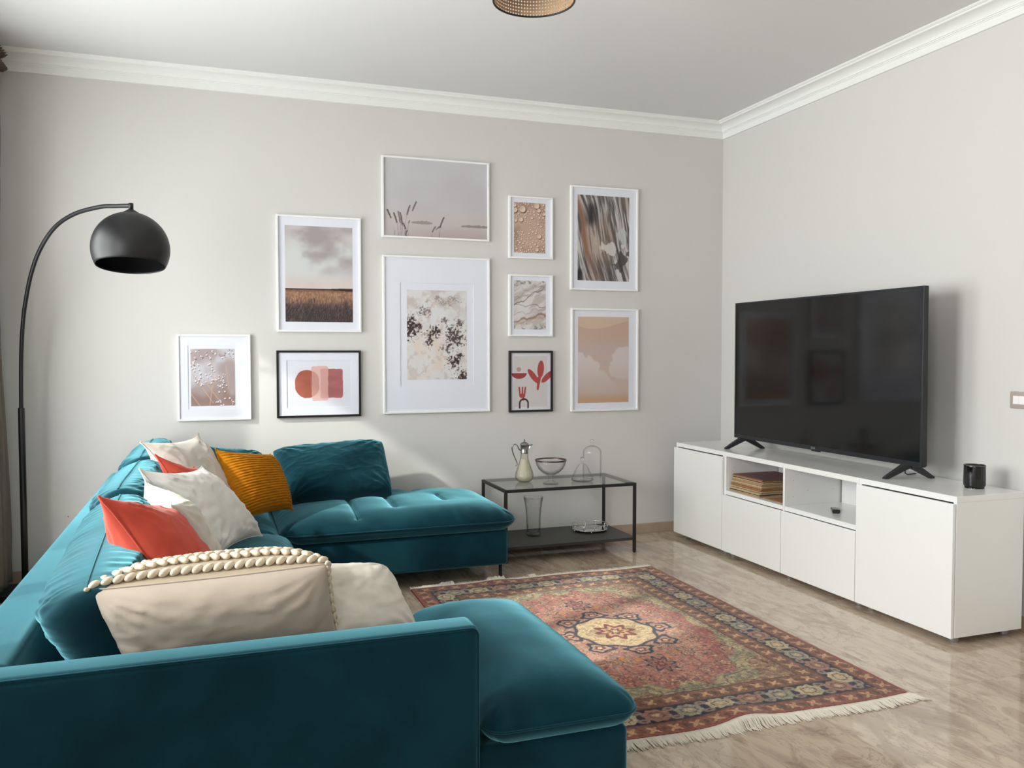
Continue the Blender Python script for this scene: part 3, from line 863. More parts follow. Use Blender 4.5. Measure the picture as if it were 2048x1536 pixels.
    fillc = np.where(k == 0, C3(186, 168, 134), np.where(k == 1, C3(160, 116, 98), C3(152, 146, 124)))
    img = img * (1 - (sm(1.06, 0.96, e) * m)[..., None]) + fillc * (sm(1.06, 0.96, e) * m)[..., None]
    img = mixc(img, full(C3(86, 60, 54)), sm(0.62, 0.55, e) * sm(0.44, 0.5, e) * m * 0.75)
    img = mixc(img, full(C3(204, 178, 138)), sm(0.3, 0.2, e) * m * 0.8)
    s2 = (ph - np.floor(ph) - 0.5) * pitch
    for off in (0.034, -0.034):
        e = np.hypot(s2 / 0.026, (dd - off) / 0.018) + 0.25 * (n2 - 0.5)
        img = mixc(img, full(C3(142, 128, 112)), sm(1.0, 0.85, e) * m); img = mixc(img, full(C3(112, 60, 52)), sm(0.4, 0.3, e) * m)
    # yarn-to-yarn variation and slight wear
    img = img * (0.90 + 0.45 * (nn - 0.5) + 0.12 * (fbm(X * 3, Y * 3, 2, 77) - 0.5) + 0.05)[..., None]
    Z = 0.0095 + 0.0016 * fbm(X * 120, Y * 120, 2, 51)
    # waves near the near fringe and the far edge
    Z += 0.020 * np.exp(-((X - 0.02) / 0.10) ** 2) * sm(-0.78, -1.005, Y) + 0.010 * np.exp(-((X + 0.25) / 0.10) ** 2) * sm(0.85, 1.0, Y)
    Z += 0.004 * (fbm(X * 4, Y * 4, 2, 3) - 0.3)
    yoff = 0.006 * np.sin(X * 9) * sm(0.7, 1.0, ay)
    P = np.stack([X + cx, Y + cy + yoff, Z], -1)
    RM = mat('rug_wool', (150, 90, 80), 0.95, spec=0.08, sheen=0.25, vcol='print', bump=(900, 0.6, 0.002))
    painted('pile', P, img, RM, t)
    e = MB(); ring = list(P[0]) + list(P[1:, -1]) + list(P[-1, ::-1][1:]) + list(P[::-1, 0][1:-1]); ring = ring[::6]
    n = len(ring)
    for p in ring: e.v.append(tuple(p)); 
    for p in ring: e.v.append((p[0], p[1], 0.0005))
    for i in range(n): j = (i + 1) % n; e.f.append((i, j, n + j, n + i))
    obj('selvedge', e, mat('rug_edge', (120, 66, 54), 0.95), t)
    FM = mat('cream_fringe', (226, 218, 204), 0.95, spec=0.1)
    rs = random.Random(5)
    for sgn, row, length in ((1, P[-1], 0.075), (-1, P[0], 0.066)):
        mb = MB(); K = 1150
        for k in range(K):
            f = k / (K - 1); i = f * (nx - 1); i0 = min(int(i), nx - 2)
            p = row[i0] * (1 - i + i0) + row[i0 + 1] * (i - i0)
            cl = math.sin(k * 0.35) * 0.5 + math.sin(k * 0.11 + 1) * 0.5
            L = length * (0.75 + 0.35 * rs.random() + 0.12 * cl)
            dx = 0.012 * cl + rs.uniform(-0.006, 0.006) + (0.035 * max(0, (f - 0.93) / 0.07) if sgn < 0 else 0)
            z0 = p[2] - 0.003
            hump = rs.uniform(0.001, 0.004) + (rs.uniform(0.004, 0.018) if (sgn > 0 and (0.30 < f < 0.37 or 0.12 < f < 0.17 or 0.47 < f < 0.50)) else 0)
            pts = [(p[0], p[1], z0), (p[0] + dx * 0.25, p[1] + sgn * L * 0.35, z0 * 0.75 + hump), (p[0] + dx * 0.6, p[1] + sgn * L * 0.7, 0.003 + hump * 0.6), (p[0] + dx, p[1] + sgn * L, 0.0018 + rs.random() * 0.002)]
            mb.tube(pts, [0.0019, 0.0021, 0.0019, 0.0009], 4)
        obj('fringe', mb, FM, t, smooth=True, recalc=False, kind='stuff')
rug()

# ------------------------------------------------------------------ pictures
def art_blossom(u, v):
    base = mixc(C3(176, 160, 158) + 0 * u[..., None], C3(205, 203, 208) + 0 * u[..., None], sm(0.35, 0.65, fbm(u * 2.2, v * 2.5, 3, 3)))
    base = mixc(base, C3(150, 122, 112) + 0 * u[..., None], sm(0.55, 0.95, v + 0.5 * (fbm(u * 3, v * 3, 2, 5) - 0.5)) * 0.8)
    rs = random.Random(3)
    asp = 1.34
    for (x0, y0, x1, y1) in ((0.42, 1.0, 0.5, 0.55), (0.5, 0.55, 0.48, 0.22), (0.5, 0.95, 0.05, 0.45), (0.66, 0.93, 0.3, 0.55), (0.85, 0.7, 0.8, 0.3), (0.2, 1.0, 0.0, 0.78), (0.5, 0.6, 0.72, 0.45)):
        dx, dy = x1 - x0, (y1 - y0) * asp
        px, py = u - x0, (v - y0) * asp
        s = np.clip((px * dx + py * dy) / (dx * dx + dy * dy), 0, 1); dd = np.hypot(px - s * dx, py - s * dy)
        base = mixc(base, C3(206, 172, 146) + 0 * u[..., None], (1 - sm(0.006, 0.016, dd)) * 0.75)
    for k in range(120):
        if k < 85:
            tt = rs.random(); br = rs.choice(((0.48, 0.20, 0.5, 0.62), (0.05, 0.2, 0.25, 0.7), (0.72, 0.44, 0.7, 0.75), (0.3, 0.5, 0.6, 0.55), (0.85, 0.85, 0.95, 1.0), (0.62, 0.9, 0.75, 1.0), (0.0, 0.25, 0.1, 0.35)))
            x = br[0] + (br[2] - br[0]) * tt + rs.gauss(0, 0.045); y = br[1] + (br[3] - br[1]) * tt + rs.gauss(0, 0.03)
        else: x = rs.random(); y = rs.random() * 0.18
        r = rs.uniform(0.014, 0.028); dd = np.hypot(u - x, (v - y) * asp)
        dk = np.hypot(u - x - r * 0.5, (v - y) * asp - r * 0.9)
        base = mixc(base, C3(104, 88, 96) + 0 * u[..., None], (1 - sm(r * 0.5, r * 0.85, dk)) * 0.8)
        base = mixc(base, (C3(238, 230, 232) if k < 100 else C3(196, 178, 184)) + 0 * u[..., None], (1 - sm(r * 0.6, r, dd)) * 0.95)
    return base

def art_field(u, v):
    Z = 0 * u[..., None]
    c = mixc(C3(206, 198, 196) + Z, C3(216, 218, 217) + Z, sm(0.3, 0.7, fbm(u * 2.2, v * 3.2, 4, 7)))
    c = mixc(c, C3(168, 158, 158) + Z, sm(0.44, 0.75, fbm(u * 2.0 + 4, v * 4 + 2, 4, 9)) * sm(0.62, 0.3, v) * 0.9)
    c = mixc(c, C3(222, 206, 200) + Z, sm(0.45, 0.62, v) * 0.7)
    h = 0.655 + 0.004 * (fbm(u * 25, v * 0, 3, 4) - 0.5)
    g = mixc(C3(180, 142, 112) + Z, C3(148, 112, 88) + Z, sm(0.35, 0.65, fbm(u * 60, v * 45, 3, 2)))
    lower = sm(0.72, 0.88, v + 0.10 * (fbm(u * 8, v * 3, 3, 8) - 0.5) + 0.10 * (fbm(u * 90 + v * 20, v * 30, 2, 18) - 0.5))
    dk = mixc(C3(68, 60, 62) + Z, C3(106, 90, 82) + Z, sm(0.5, 0.75, fbm(u * 110 + v * 40, v * 40, 3, 12)))
    g = mixc(g, dk, lower)
    g = mixc(g, C3(112, 78, 66) + Z, sm(0.70, 0.66, v) * 0.8)
    c = mixc(c, g, sm(h, h + 0.004, v))
    band = (np.abs(v - h - 0.002) < 0.006 + 0.010 * sm(0.6, 1.0, u))
    return mixc(c, C3(52, 40, 42) + Z, band * 0.9)

def art_shapes(u, v):
    Z = 0 * u[..., None]; asp = 0.69
    c = C3(232, 233, 241) + Z
    def rrect(x0, x1, y0, y1, rl, rr_, w=0.006, sd=1):
        nz = (fbm(u * 14, v * 10, 3, sd) - 0.5) * w * 3
        cxm = (x0 + x1) / 2; r = np.where(u < cxm, rl, rr_)
        qx = np.abs(u - cxm) - ((x1 - x0) / 2 - r); qy = np.abs(v - (y0 + y1) / 2) * asp - ((y1 - y0) / 2 * asp - r)
        return np.hypot(np.clip(qx, 0, None), np.clip(qy, 0, None)) + np.minimum(np.maximum(qx, qy), 0) - r + nz
    tx = 0.92 + 0.16 * fbm(u * 6, v * 8, 4, 3)
    a = rrect(0.12, 0.50, 0.20, 0.80, 0.17, 0.17, sd=2); m1 = sm(0.004, -0.004, a)
    b = rrect(0.52, 0.875, 0.175, 0.81, 0.01, 0.035, sd=5); m2 = sm(0.004, -0.004, b)
    p = rrect(0.38, 0.64, 0.115, 0.87, 0.035, 0.035, sd=8); m3 = sm(0.004, -0.004, p)
    c = mixc(c, (C3(176, 100, 82) + Z) * tx[..., None], m1)
    c = mixc(c, (C3(178, 110, 110) + Z) * (0.9 + 0.2 * fbm(u * 3, v * 14, 3, 6))[..., None], m2)
    pk = mixc(C3(232, 190, 184) + Z, C3(208, 150, 140) + Z, m1 * 0.9)
    pk = mixc(pk, C3(214, 158, 152) + Z, m2 * 0.75)
    return mixc(c, pk, m3)

def art_lake(u, v):
    Z = 0 * u[..., None]; asp = 0.70
    c = mixc(C3(200, 196, 200) + Z, C3(206, 205, 207) + Z, sm(0.2, 0.7, fbm(u * 2, v * 2, 3, 4)))
    c = mixc(c, C3(204, 194, 190) + Z, sm(0.55, 0.78, v) * 0.8); c = mixc(c, C3(186, 172, 168) + Z, sm(0.80, 1.0, v) * sm(0.1, 0.9, u + 0.3) * 0.9)
    def isl(x0, x1, y, h, sd):
        s = (u - x0) / (x1 - x0); env = np.clip(s * (1 - s) * 4, 0, 1) ** 0.5
        hh = h * env * (0.4 + 1.1 * fbm(u * 50, v * 0, 3, sd))
        return sm(0.006, 0.0, np.abs(v - y) * 1.0 - np.where(v < y, hh, hh * 0.45)) * (s > 0) * (s < 1)
    c = mixc(c, C3(158, 146, 144) + Z, isl(0.26, 0.46, 0.820, 0.026, 3) * 0.9)
    c = mixc(c, C3(146, 134, 132) + Z, isl(0.74, 1.04, 0.838, 0.022, 5) * 0.9)
    rs = random.Random(4)
    for (xb, yb, xt, yt, hd, dkk) in ((0.105, 1.0, 0.035, 0.67, 0.08, 1), (0.135, 1.0, 0.095, 0.71, 0.09, 1), (0.15, 1.0, 0.135, 0.685, 0.10, .7), (0.165, 1.0, 0.155, 0.70, 0.11, .9), (0.19, 1.0, 0.245, 0.60, 0.09, .8), (0.20, 1.0, 0.305, 0.55, 0.09, .8),
                               (0.235, 1.0, 0.24, 0.80, 0.02, .6), (0.20, 1.0, 0.185, 0.84, 0.05, 1), (0.215, 1.0, 0.22, 0.93, 0.05, .8), (0.455, 1.0, 0.49, 0.86, 0.06, .7), (0.45, 1.0, 0.53, 0.855, 0.06, .7), (0.525, 1.0, 0.57, 0.735, 0.10, .9)):
        dx, dy = xt - xb, (yt - yb) * asp; px, py = u - xb, (v - yb) * asp
        s = np.clip((px * dx + py * dy) / (dx * dx + dy * dy), 0, 1)
        bend = 0.012 * np.sin(s * PI) * (1 if xt > xb else -1)
        dd = np.hypot(px - s * dx + bend, py - s * dy)
        L = math.hypot(dx, dy); w = np.where(s > 1 - hd / L, 0.0065 * (0.5 + 0.9 * fbm(u * 90, v * 90, 2, 9)), 0.0014)
        c = mixc(c, C3(98, 82, 84) + Z, (1 - sm(w, w + 0.0025, dd)) * (0.9 * dkk) * np.where(s > 1 - hd / L, 1, 0.7))
    return c

def art_splash(u, v):
    Z = 0 * u[..., None]
    c = mixc(C3(228, 226, 226) + Z, C3(208, 200, 196) + Z, sm(0.45, 0.7, fbm(u * 5, v * 7, 5, 3)) * sm(0.6, 0.1, v))
    c = mixc(c, C3(232, 216, 202) + Z, sm(0.35, 0.65, fbm(u * 2.5, v * 3 + 3, 4, 6)) * sm(0.35, 0.6, v))
    c = mixc(c, C3(226, 226, 222) + Z, sm(0.5, 0.7, fbm(u * 3 + 2, v * 4, 4, 16)) * 0.8)
    c = mixc(c, C3(204, 188, 180) + Z, sm(0.54, 0.68, fbm(u * 14, v * 20, 5, 26)) * 0.5)
    rough = fbm(u * 42, v * 62, 3, 8) - 0.5; big = fbm(u * 10, v * 15, 4, 9) - 0.5
    for (x, y, rx, ry, k) in ((0.08, 0.42, 0.14, 0.09, 1), (0.42, 0.46, 0.09, 0.05, 1), (0.36, 0.53, 0.05, 0.06, .8), (0.27, 0.24, 0.07, 0.05, .45), (0.80, 0.52, 0.12, 0.10, .8), (0.66, 0.64, 0.08, 0.05, .6), (0.83, 0.78, 0.09, 0.10, 1), (0.95, 0.95, 0.12, 0.08, 1), (0.86, 0.36, 0.06, 0.04, .6), (0.62, 0.33, 0.05, 0.04, .5), (0.6, 0.12, 0.2, 0.05, .25)):
        e = np.hypot((u - x) / rx, (v - y) / ry) + big * 2.4 + rough * 3.4
        c = mixc(c, C3(122, 104, 100) + Z, sm(1.3, 0.6, e) * 0.6 * k)
        c = mixc(c, C3(52, 38, 38) + Z, sm(0.72, 0.3, e) * 0.85 * k)
    return c

def art_drops(u, v):
    Z = 0 * u[..., None]; asp = 1.5
    c = mixc(C3(176, 146, 128) + Z, C3(200, 170, 150) + Z, sm(0.3, 0.7, fbm(u * 2 + 3, v * 3, 3, 3)))
    d1 = np.abs((v - 0.80) + (u) * 0.42 - 0.02); c = mixc(c, C3(204, 166, 148) + Z, (1 - sm(0.0, 0.03, d1)) * 0.8)
    rs = random.Random(12); placed = []
    spec = [(0.27, 0.13, 0.105), (0.72, 0.05, 0.095), (0.79, 0.145, 0.065), (0.02, 0.15, 0.09), (0.05, 0.36, 0.055), (0.22, 0.34, 0.07), (0.80, 0.66, 0.075), (0.95, 0.21, 0.055), (0.56, 0.3, 0.045), (0.73, 0.93, 0.06), (0.59, 0.57, 0.04), (0.66, 0.82, 0.04), (0.44, 0.17, 0.035), (0.02, 0.06, 0.06)]
    n = 0
    while len(spec) < 210 and n < 9000:
        n += 1; x, y = rs.random(), rs.random(); r = rs.choice((0.016, 0.019, 0.024, 0.03, 0.038))
        if 0.38 < y < 0.58 and x < 0.42: continue
        if all(math.hypot(x - a, (y - b) * asp) > r + q + 0.006 for a, b, q in spec): spec.append((x, y, r))
    for x, y, r in spec:
        m = (np.abs(u - x) < r * 1.6) & (np.abs(v - y) * asp < r * 1.6)
        if not m.any(): continue
        ii, jj = np.where(m); sl = (slice(ii.min(), ii.max() + 1), slice(jj.min(), jj.max() + 1))
        uu, vv = u[sl], v[sl]; cc = c[sl]; Zs = 0 * uu[..., None]
        ds = np.hypot(uu - x - r * 0.22, (vv - y) * asp - r * 0.22); dd = np.hypot(uu - x, (vv - y) * asp)
        cc = mixc(cc, C3(104, 76, 62) + Zs, (1 - sm(r * 0.85, r * 1.2, ds)) * 0.85)
        body = mixc(C3(242, 224, 206) + Zs, C3(212, 184, 160) + Zs, sm(-r, r, (uu - x) * -0.7 + (vv - y) * asp * -0.7))
        cc = mixc(cc, body, 1 - sm(r * 0.86, r, dd)); c[sl] = cc
    return c

def art_marble(u, v):
    Z = 0 * u[..., None]
    w = fbm(u * 2, v * 3, 4, 5) * 0.35
    c = mixc(C3(222, 217, 214) + Z, C3(200, 190, 184) + Z, sm(0.4, 0.7, fbm(u * 3 + v * 2, v * 9 + u * 3, 4, 3)))
    for y0, sl, amp, wd, cc, k in ((0.52, -0.42, 0.10, 0.012, C3(96, 80, 78), .9), (0.5, 0.02, 0.08, 0.006, C3(88, 72, 70), .9), (0.86, -0.16, 0.08, 0.022, C3(128, 90, 70), .95), (0.92, -0.2, 0.06, 0.03, C3(170, 140, 120), .7), (0.42, -0.3, 0.12, 0.02, C3(150, 138, 132), .6), (0.30, -0.15, 0.16, 0.01, C3(140, 132, 130), .6), (0.70, -0.12, 0.1, 0.01, C3(150, 140, 136), .6), (0.16, -0.1, 0.18, 0.016, C3(160, 154, 152), .5)):
        line = y0 + sl * u + amp * (fbm(u * 4 + y0 * 9, v * 0.6 + y0, 4, 11) - 0.5) * 2
        c = mixc(c, cc + Z, np.exp(-((v - line) / wd) ** 2) * k * (0.4 + 0.9 * fbm(u * 8, v * 8, 3, 4)))
    c = mixc(c, C3(120, 122, 118) + Z, sm(0.58, 0.7, fbm(u * 12, v * 18, 4, 21)) * np.clip(sm(0.22, 0.0, v) + sm(0.82, 1.0, v), 0, 1) * 0.8)
    return c

def art_strata(u, v):
    Z = 0 * u[..., None]
    th = v * 0.36 + 0.03 * np.sin(v * 5 + u * 2)
    s = u - th + 0.07 * (fbm(u * 2.2, v * 2.0, 3, 3) - 0.5)
    n = fbm(s * 34, v * 3.4, 5, 6); n2 = fbm(s * 11 + 4, v * 2.2 + 1, 4, 16)
    c = mixc(C3(92, 86, 84) + Z, C3(206, 200, 196) + Z, sm(0.36, 0.62, 0.6 * n + 0.4 * n2))
    c = mixc(c, C3(160, 134, 116) + Z, sm(0.5, 0.8, fbm(s * 5 + 2, v * 2, 3, 22)) * 0.5)
    lane = np.exp(-((s + 0.04) / 0.055) ** 2); c = mixc(c, C3(146, 104, 76) + Z, lane * sm(0.95, 0.6, v) * 0.85)
    c = mixc(c, C3(52, 48, 48) + Z, np.exp(-(((u - 0.26) / 0.10) ** 2 + ((v - 0.22) / 0.13) ** 4)) * 0.9)
    c = mixc(c, C3(36, 34, 40) + Z, sm(0.13, 0.03, u) * sm(0.84, 0.9, v) * 0.9)
    e = np.hypot((u - 0.66) / 0.16, (v - 0.62) / 0.07) + 3 * (fbm(u * 9, v * 9, 4, 31) - 0.5)
    c = mixc(c, C3(222, 216, 210) + Z, sm(1.1, 0.7, e) * 0.85)
    e = np.hypot((u - 0.9) / 0.14, (v - 0.76) / 0.08) + 4 * (fbm(u * 12, v * 12, 4, 33) - 0.5)
    c = mixc(c, C3(74, 70, 68) + Z, sm(1.0, 0.6, e) * 0.8)
    e = np.hypot((u - 0.82) / 0.13, (v - 0.45) / 0.09) + 2 * (fbm(u * 9, v * 9, 4, 36) - 0.5)
    return mixc(c, C3(200, 206, 202) + Z, sm(1.0, 0.6, e) * 0.7)

def art_clouds(u, v):
    Z = 0 * u[..., None]
    c = mixc(C3(206, 176, 158) + Z, C3(208, 186, 176) + Z, sm(0.1, 0.5, v))
    c = mixc(c, C3(220, 196, 172) + Z, sm(0.10, 0.085, v - 0.05 * np.sin(u * 4 + 0.3) + 0.0) * 0.8)
    c = mixc(c, C3(202, 188, 184) + Z, sm(0.28, 0.42, v) * sm(0.75, 0.5, v) * sm(0.35, 0.7, fbm(u * 2, v * 9, 3, 4)))
    edge = 0.09 * (fbm(u * 9, v * 13, 5, 3) - 0.5) * 2
    def blob(x, y, r, ry): return np.hypot((u - x) / r, (v - y) / ry) + edge * 3.2
    cl = np.minimum.reduce([blob(0.16, 0.62, 0.30, 0.15), blob(0.3, 0.72, 0.30, 0.14), blob(0.0, 0.52, 0.16, 0.13), blob(0.5, 0.83, 0.3, 0.12), blob(0.95, 0.46, 0.28, 0.12), blob(0.82, 0.60, 0.22, 0.13), blob(1.0, 0.56, 0.2, 0.2)])
    c = mixc(c, mixc(C3(224, 216, 212) + Z, C3(206, 190, 182) + Z, sm(0.45, 0.9, v)), sm(1.06, 0.9, cl) * 0.8)
    c = mixc(c, C3(206, 168, 136) + Z, sm(0.86, 0.98, v + 0.05 * (fbm(u * 3, v * 3, 3, 8) - 0.5)) * 0.9)
    return c

def art_leaf(u, v):
    """art area includes its pale border"""
    Z = 0 * u[..., None]; asp = 1.37
    c = C3(226, 225, 230) + Z
    inn = (u > 0.085) & (u < 0.92) & (v > 0.06) & (v < 0.945)
    c = mixc(c, C3(214, 208, 206) + Z, inn * 1.0)
    x, y = u, v * asp
    def ell(cx, cy, rx, ry, a): 
        dx, dy = x - cx, y - cy * asp
        return np.hypot((dx * math.cos(a) + dy * math.sin(a)) / rx, (-dx * math.sin(a) + dy * math.cos(a)) / ry)
    def put(c, m, col): return mixc(c, col + Z, m)
    red = C3(178, 78, 76)
    c = put(c, sm(1.04, 0.98, ell(0.20, 0.29, 0.055, 0.055, 0)), C3(196, 152, 146))
    bowl = sm(1.03, 0.98, np.hypot((u - 0.205) / 0.19, (v - 0.355) * asp / 0.135)) * (v > 0.353); c = put(c, bowl, C3(158, 72, 70))
    for e in (ell(0.75, 0.29, 0.082, 0.21, 0.08), ell(0.56, 0.41, 0.068, 0.21, -0.66), ell(0.92, 0.42, 0.068, 0.20, 0.80)):
        c = put(c, sm(1.03, 0.97, e), red)
    st = np.abs(u - 0.70 + 0.03 * ((v - 0.5) / 0.17)) < (0.045 - 0.02 * (v - 0.45) / 0.2); c = put(c, (st & (v > 0.42) & (v < 0.655)) * 1.0, red)
    # three-pronged fork shape
    for cx_, a in ((0.215, 0.10), (0.29, -0.02), (0.355, -0.12)):
        c = put(c, sm(1.05, 0.95, np.maximum(np.abs(x - cx_ - (v - 0.6) * -0 - (v - 0.65) * a * 1.5) / 0.021, np.abs(v - 0.675) / 0.08)), red)
    c = put(c, sm(1.05, 0.97, ell(0.285, 0.75, 0.075, 0.055, 0)), red)
    c = put(c, sm(1.05, 0.95, np.maximum(np.abs(x - 0.315) / 0.022, np.abs(v - 0.80) / 0.035)), red)
    rr = np.where(v < 0.885, np.hypot((x - 0.325), (v - 0.885) * asp), np.abs(x - 0.325))
    c = put(c, ((np.abs(rr - 0.105) < 0.021) & (v > 0.78) & (v < 0.975)) * 1.0, C3(66, 58, 66))
    return c

def picture(label, x, z, w, h, art, am, fm=FR_WHITE, fw=0.012, inner=None, nx=140, pfirst=False):
    """x,z: upper left corner; am: margins (left, right, top, bottom) of the printed area inside the frame opening"""
    D = 0.022
    t = thing('framed_picture', label, 'picture', (x + w / 2, 0, z - h), 'framed prints of the gallery wall')
    mb = MB()
    # mitred frame ring
    o_ = [(x, z), (x + w, z), (x + w, z - h), (x, z - h)]; i_ = [(x + fw, z - fw), (x + w - fw, z - fw), (x + w - fw, z - h + fw), (x + fw, z - h + fw)]
    for ring, y in ((o_, 0.0), (o_, -D), (i_, -D), (i_, -0.008)):
        for p in ring: mb.v.append((p[0], y, p[1]))
    for a in range(3):
        for k in range(4): mb.f.append((a * 4 + k, a * 4 + (k + 1) % 4, (a + 1) * 4 + (k + 1) % 4, (a + 1) * 4 + k))
    obj('frame', mb, fm, t, bevel=0.0012)
    # passe-partout / sheet
    obj('mat_board', MB().box(x + fw - 0.001, x + w - fw + 0.001, -0.010, -0.002, z - h + fw - 0.001, z - fw + 0.001), MATB, t)
    ox0, ox1, oz1, oz0 = x + fw, x + w - fw, z - fw, z - h + fw
    if inner:
        # sunken window in the mount: a raised board around it
        l, r, tp, bt = inner; mb = MB(); a0, a1, b1, b0 = ox0 + l, ox1 - r, oz1 - tp, oz0 + bt
        O = [(ox0, oz1), (ox1, oz1), (ox1, oz0), (ox0, oz0)]; I = [(a0, b1), (a1, b1), (a1, b0), (a0, b0)]
        for ring, y in ((O, -0.0101), (O, -0.0135), (I, -0.0135), (I, -0.0101)):
            for p in ring: mb.v.append((p[0], y, p[1]))
        for a in range(3):
            for k in range(4): mb.f.append((a * 4 + k, a * 4 + (k + 1) % 4, (a + 1) * 4 + (k + 1) % 4, (a + 1) * 4 + k))
        obj('mount', mb, MATB, t)
    px0, px1, pz1, pz0 = ox0 + am[0], ox1 - am[1], oz1 - am[2], oz0 + am[3]
    ny = int(nx * (pz1 - pz0) / (px1 - px0))
    U, V = np.meshgrid(np.linspace(0, 1, nx), np.linspace(0, 1, ny))
    P = np.stack([px0 + U * (px1 - px0), np.full_like(U, -0.0106), pz1 - V * (pz1 - pz0)], -1)
    painted('print', P[::-1], art(U, V)[::-1], PRINT, t)
    obj('glazing', MB().box(x + fw * 0.7, x + w - fw * 0.7, -0.0162, -0.0150, z - h + fw * 0.7, z - fw * 0.7), GLAZE, t)
    return t
W3, H4 = 0.317, 0.417
picture('white framed photo of pale blossoms, leftmost on the back wall', -3.758, 1.414, 0.417, 0.517, art_blossom, (0.063, 0.079, 0.075, 0.075), inner=(0.048, 0.062, 0.056, 0.056), nx=150)
picture('white framed photo of a brown field under cloudy sky', -3.183, 2.1495, 0.517, 0.717, art_field, (0.040, 0.040, 0.050, 0.050), nx=190)
picture('black framed print of overlapping rose and pink blocks', -3.189, 1.317, 0.517, 0.417, art_shapes, (0.052, 0.052, 0.052, 0.052), fm=FR_BLACK, fw=0.013, inner=(0.048, 0.048, 0.048, 0.048), nx=200)
picture('wide white framed photo of reeds on a misty lake, topmost', -2.530, 2.557, 0.717, 0.517, art_lake, (0, 0, 0, 0), nx=300)
picture('largest white framed print with brown and grey paint splashes', -2.5277, 1.9265, 0.717, 1.017, art_splash, (0.145, 0.145, 0.205, 0.205), inner=(0.100, 0.100, 0.160, 0.160), nx=180)
picture('small white framed photo of water drops on a beige leaf', -1.6744, 2.354, W3, H4, art_drops, (0.026, 0.040, 0.028, 0.028), nx=150)
picture('small white framed print of pale veined marble', -1.675, 1.829, W3, H4, art_marble, (0.026, 0.036, 0.028, 0.036), nx=110)
picture('white framed print of grey streaked stone, upper right', -1.2239, 2.4526, 0.517, 0.717, art_strata, (0.042, 0.054, 0.048, 0.055), nx=190)
picture('white framed print of beige and white clouds, lower right', -1.218, 1.609, 0.517, 0.717, art_clouds, (0.040, 0.060, 0.045, 0.046), nx=150)
picture('small black framed print of a red leaf, bowl and arch', -1.6738, 1.315, W3, H4, art_leaf, (0, 0, 0, 0), fm=FR_BLACK, fw=0.014, nx=180)

# ------------------------------------------------------------------ arc lamp
def arc_lamp():
    bx, by = -4.53, -0.25
    t = thing('arc_floor_lamp', 'tall black arc floor lamp with dome shade beside the curtain', 'floor lamp', (bx, by, 0))
    obj('base', MB().lathe([(0, 0), (0.150, 0), (0.155, 0.004), (0.155, 0.026), (0.150, 0.031), (0.02, 0.033), (0, 0.033)], bx - 0.01, by - 0.02, 0, 56), LAMP_BLK, t, smooth=False)
    obj('post', MB().lathe([(0, 0.03), (0.0165, 0.03), (0.0165, 1.005), (0.015, 1.009), (0, 1.009)], bx, by, 0, 24), LAMP_BLK, t, smooth=True)
    dx, dy = (-3.911 + 4.53), (-1.0 + 0.25); L = math.hypot(dx, dy); dx /= L; dy /= L
    ctrl = [(0.0, 1.0), (0.004, 1.15), (0.014, 1.32), (0.034, 1.46), (0.062, 1.57), (0.120, 1.714), (0.209, 1.842), (0.348, 1.947), (0.523, 2.000), (0.730, 2.0155), (0.85, 2.009), (0.972, 2.000)]
    # Catmull-Rom through the control points
    P = []
    for i in range(len(ctrl) - 1):
        p0 = ctrl[max(i - 1, 0)]; p1 = ctrl[i]; p2 = ctrl[i + 1]; p3 = ctrl[min(i + 2, len(ctrl) - 1)]
        for k in range(6):
            s = k / 6
            f = lambda a, b, c, d: 0.5 * (2 * b + (-a + c) * s + (2 * a - 5 * b + 4 * c - d) * s * s + (-a + 3 * b - 3 * c + d) * s ** 3)
            P.append((f(p0[0], p1[0], p2[0], p3[0]), f(p0[1], p1[1], p2[1], p3[1])))
    P.append(ctrl[-1])
    obj('arc_tube', MB().tube([(bx + dx * a, by + dy * a, z) for a, z in P], 0.0105, 14), LAMP_BLK, t, smooth=True)
    ex, ey = bx + dx * 0.972, by + dy * 0.972
    obj('end_fitting', MB().lathe([(0, -0.022), (0.011, -0.022), (0.011, 0.012), (0.009, 0.014), (0, 0.014)], ex, ey, 1.998, 20), LAMP_BLK, t, smooth=True)
    # dome shade, tilted slightly towards the room
    R = 0.173
    prof = []
    for k in range(0, 31):
        th = k / 30 * math.radians(118)
        prof.append((R * math.sin(th), R * math.cos(th)))
    inn = [((R - 0.003) * math.sin(k / 30 * math.radians(118)), (R - 0.003) * math.cos(k / 30 * math.radians(118))) for k in range(30, -1, -1)]
    M = Matrix.Translation(Vector((ex, ey, 1.975))) @ Matrix.Rotation(math.radians(-9.5), 4, 'X') @ Matrix.Rotation(math.radians(0.5), 4, 'Y')
    def put(name, prof, zoff, m, parent, n=72):
        mb = MB().lathe(prof, 0, 0, zoff, n)
        mb.v = [tuple(M @ Vector(q)) for q in mb.v]
        return obj(name, mb, m, parent, smooth=True)
    sh = put('shade', prof + inn, -R - 0.012, LAMP_BLK, t)
    put('cap', [(0, 0.016), (0.018, 0.015), (0.03, 0.006), (0.046, -0.004), (0.048, -0.014), (0, -0.014)], -0.012, LAMP_BLK, sh, 32)
    put('bulb', [(0, 0.02), (0.014, 0.02), (0.014, -0.03), (0.028, -0.06), (0.031, -0.08), (0.022, -0.1), (0, -0.108)], -0.035, mat('bulb_white', (215, 212, 205), 0.35), t, 24)
    # cable on the floor
    pts = [(-4.46, -0.20, 0.008), (-4.42, -0.12, 0.006), (-4.36, -0.06, 0.03), (-4.30, -0.035, 0.06)]
    obj('cable', MB().tube(pts, 0.0028, 8), METAL_BLK, t, smooth=True)
arc_lamp()

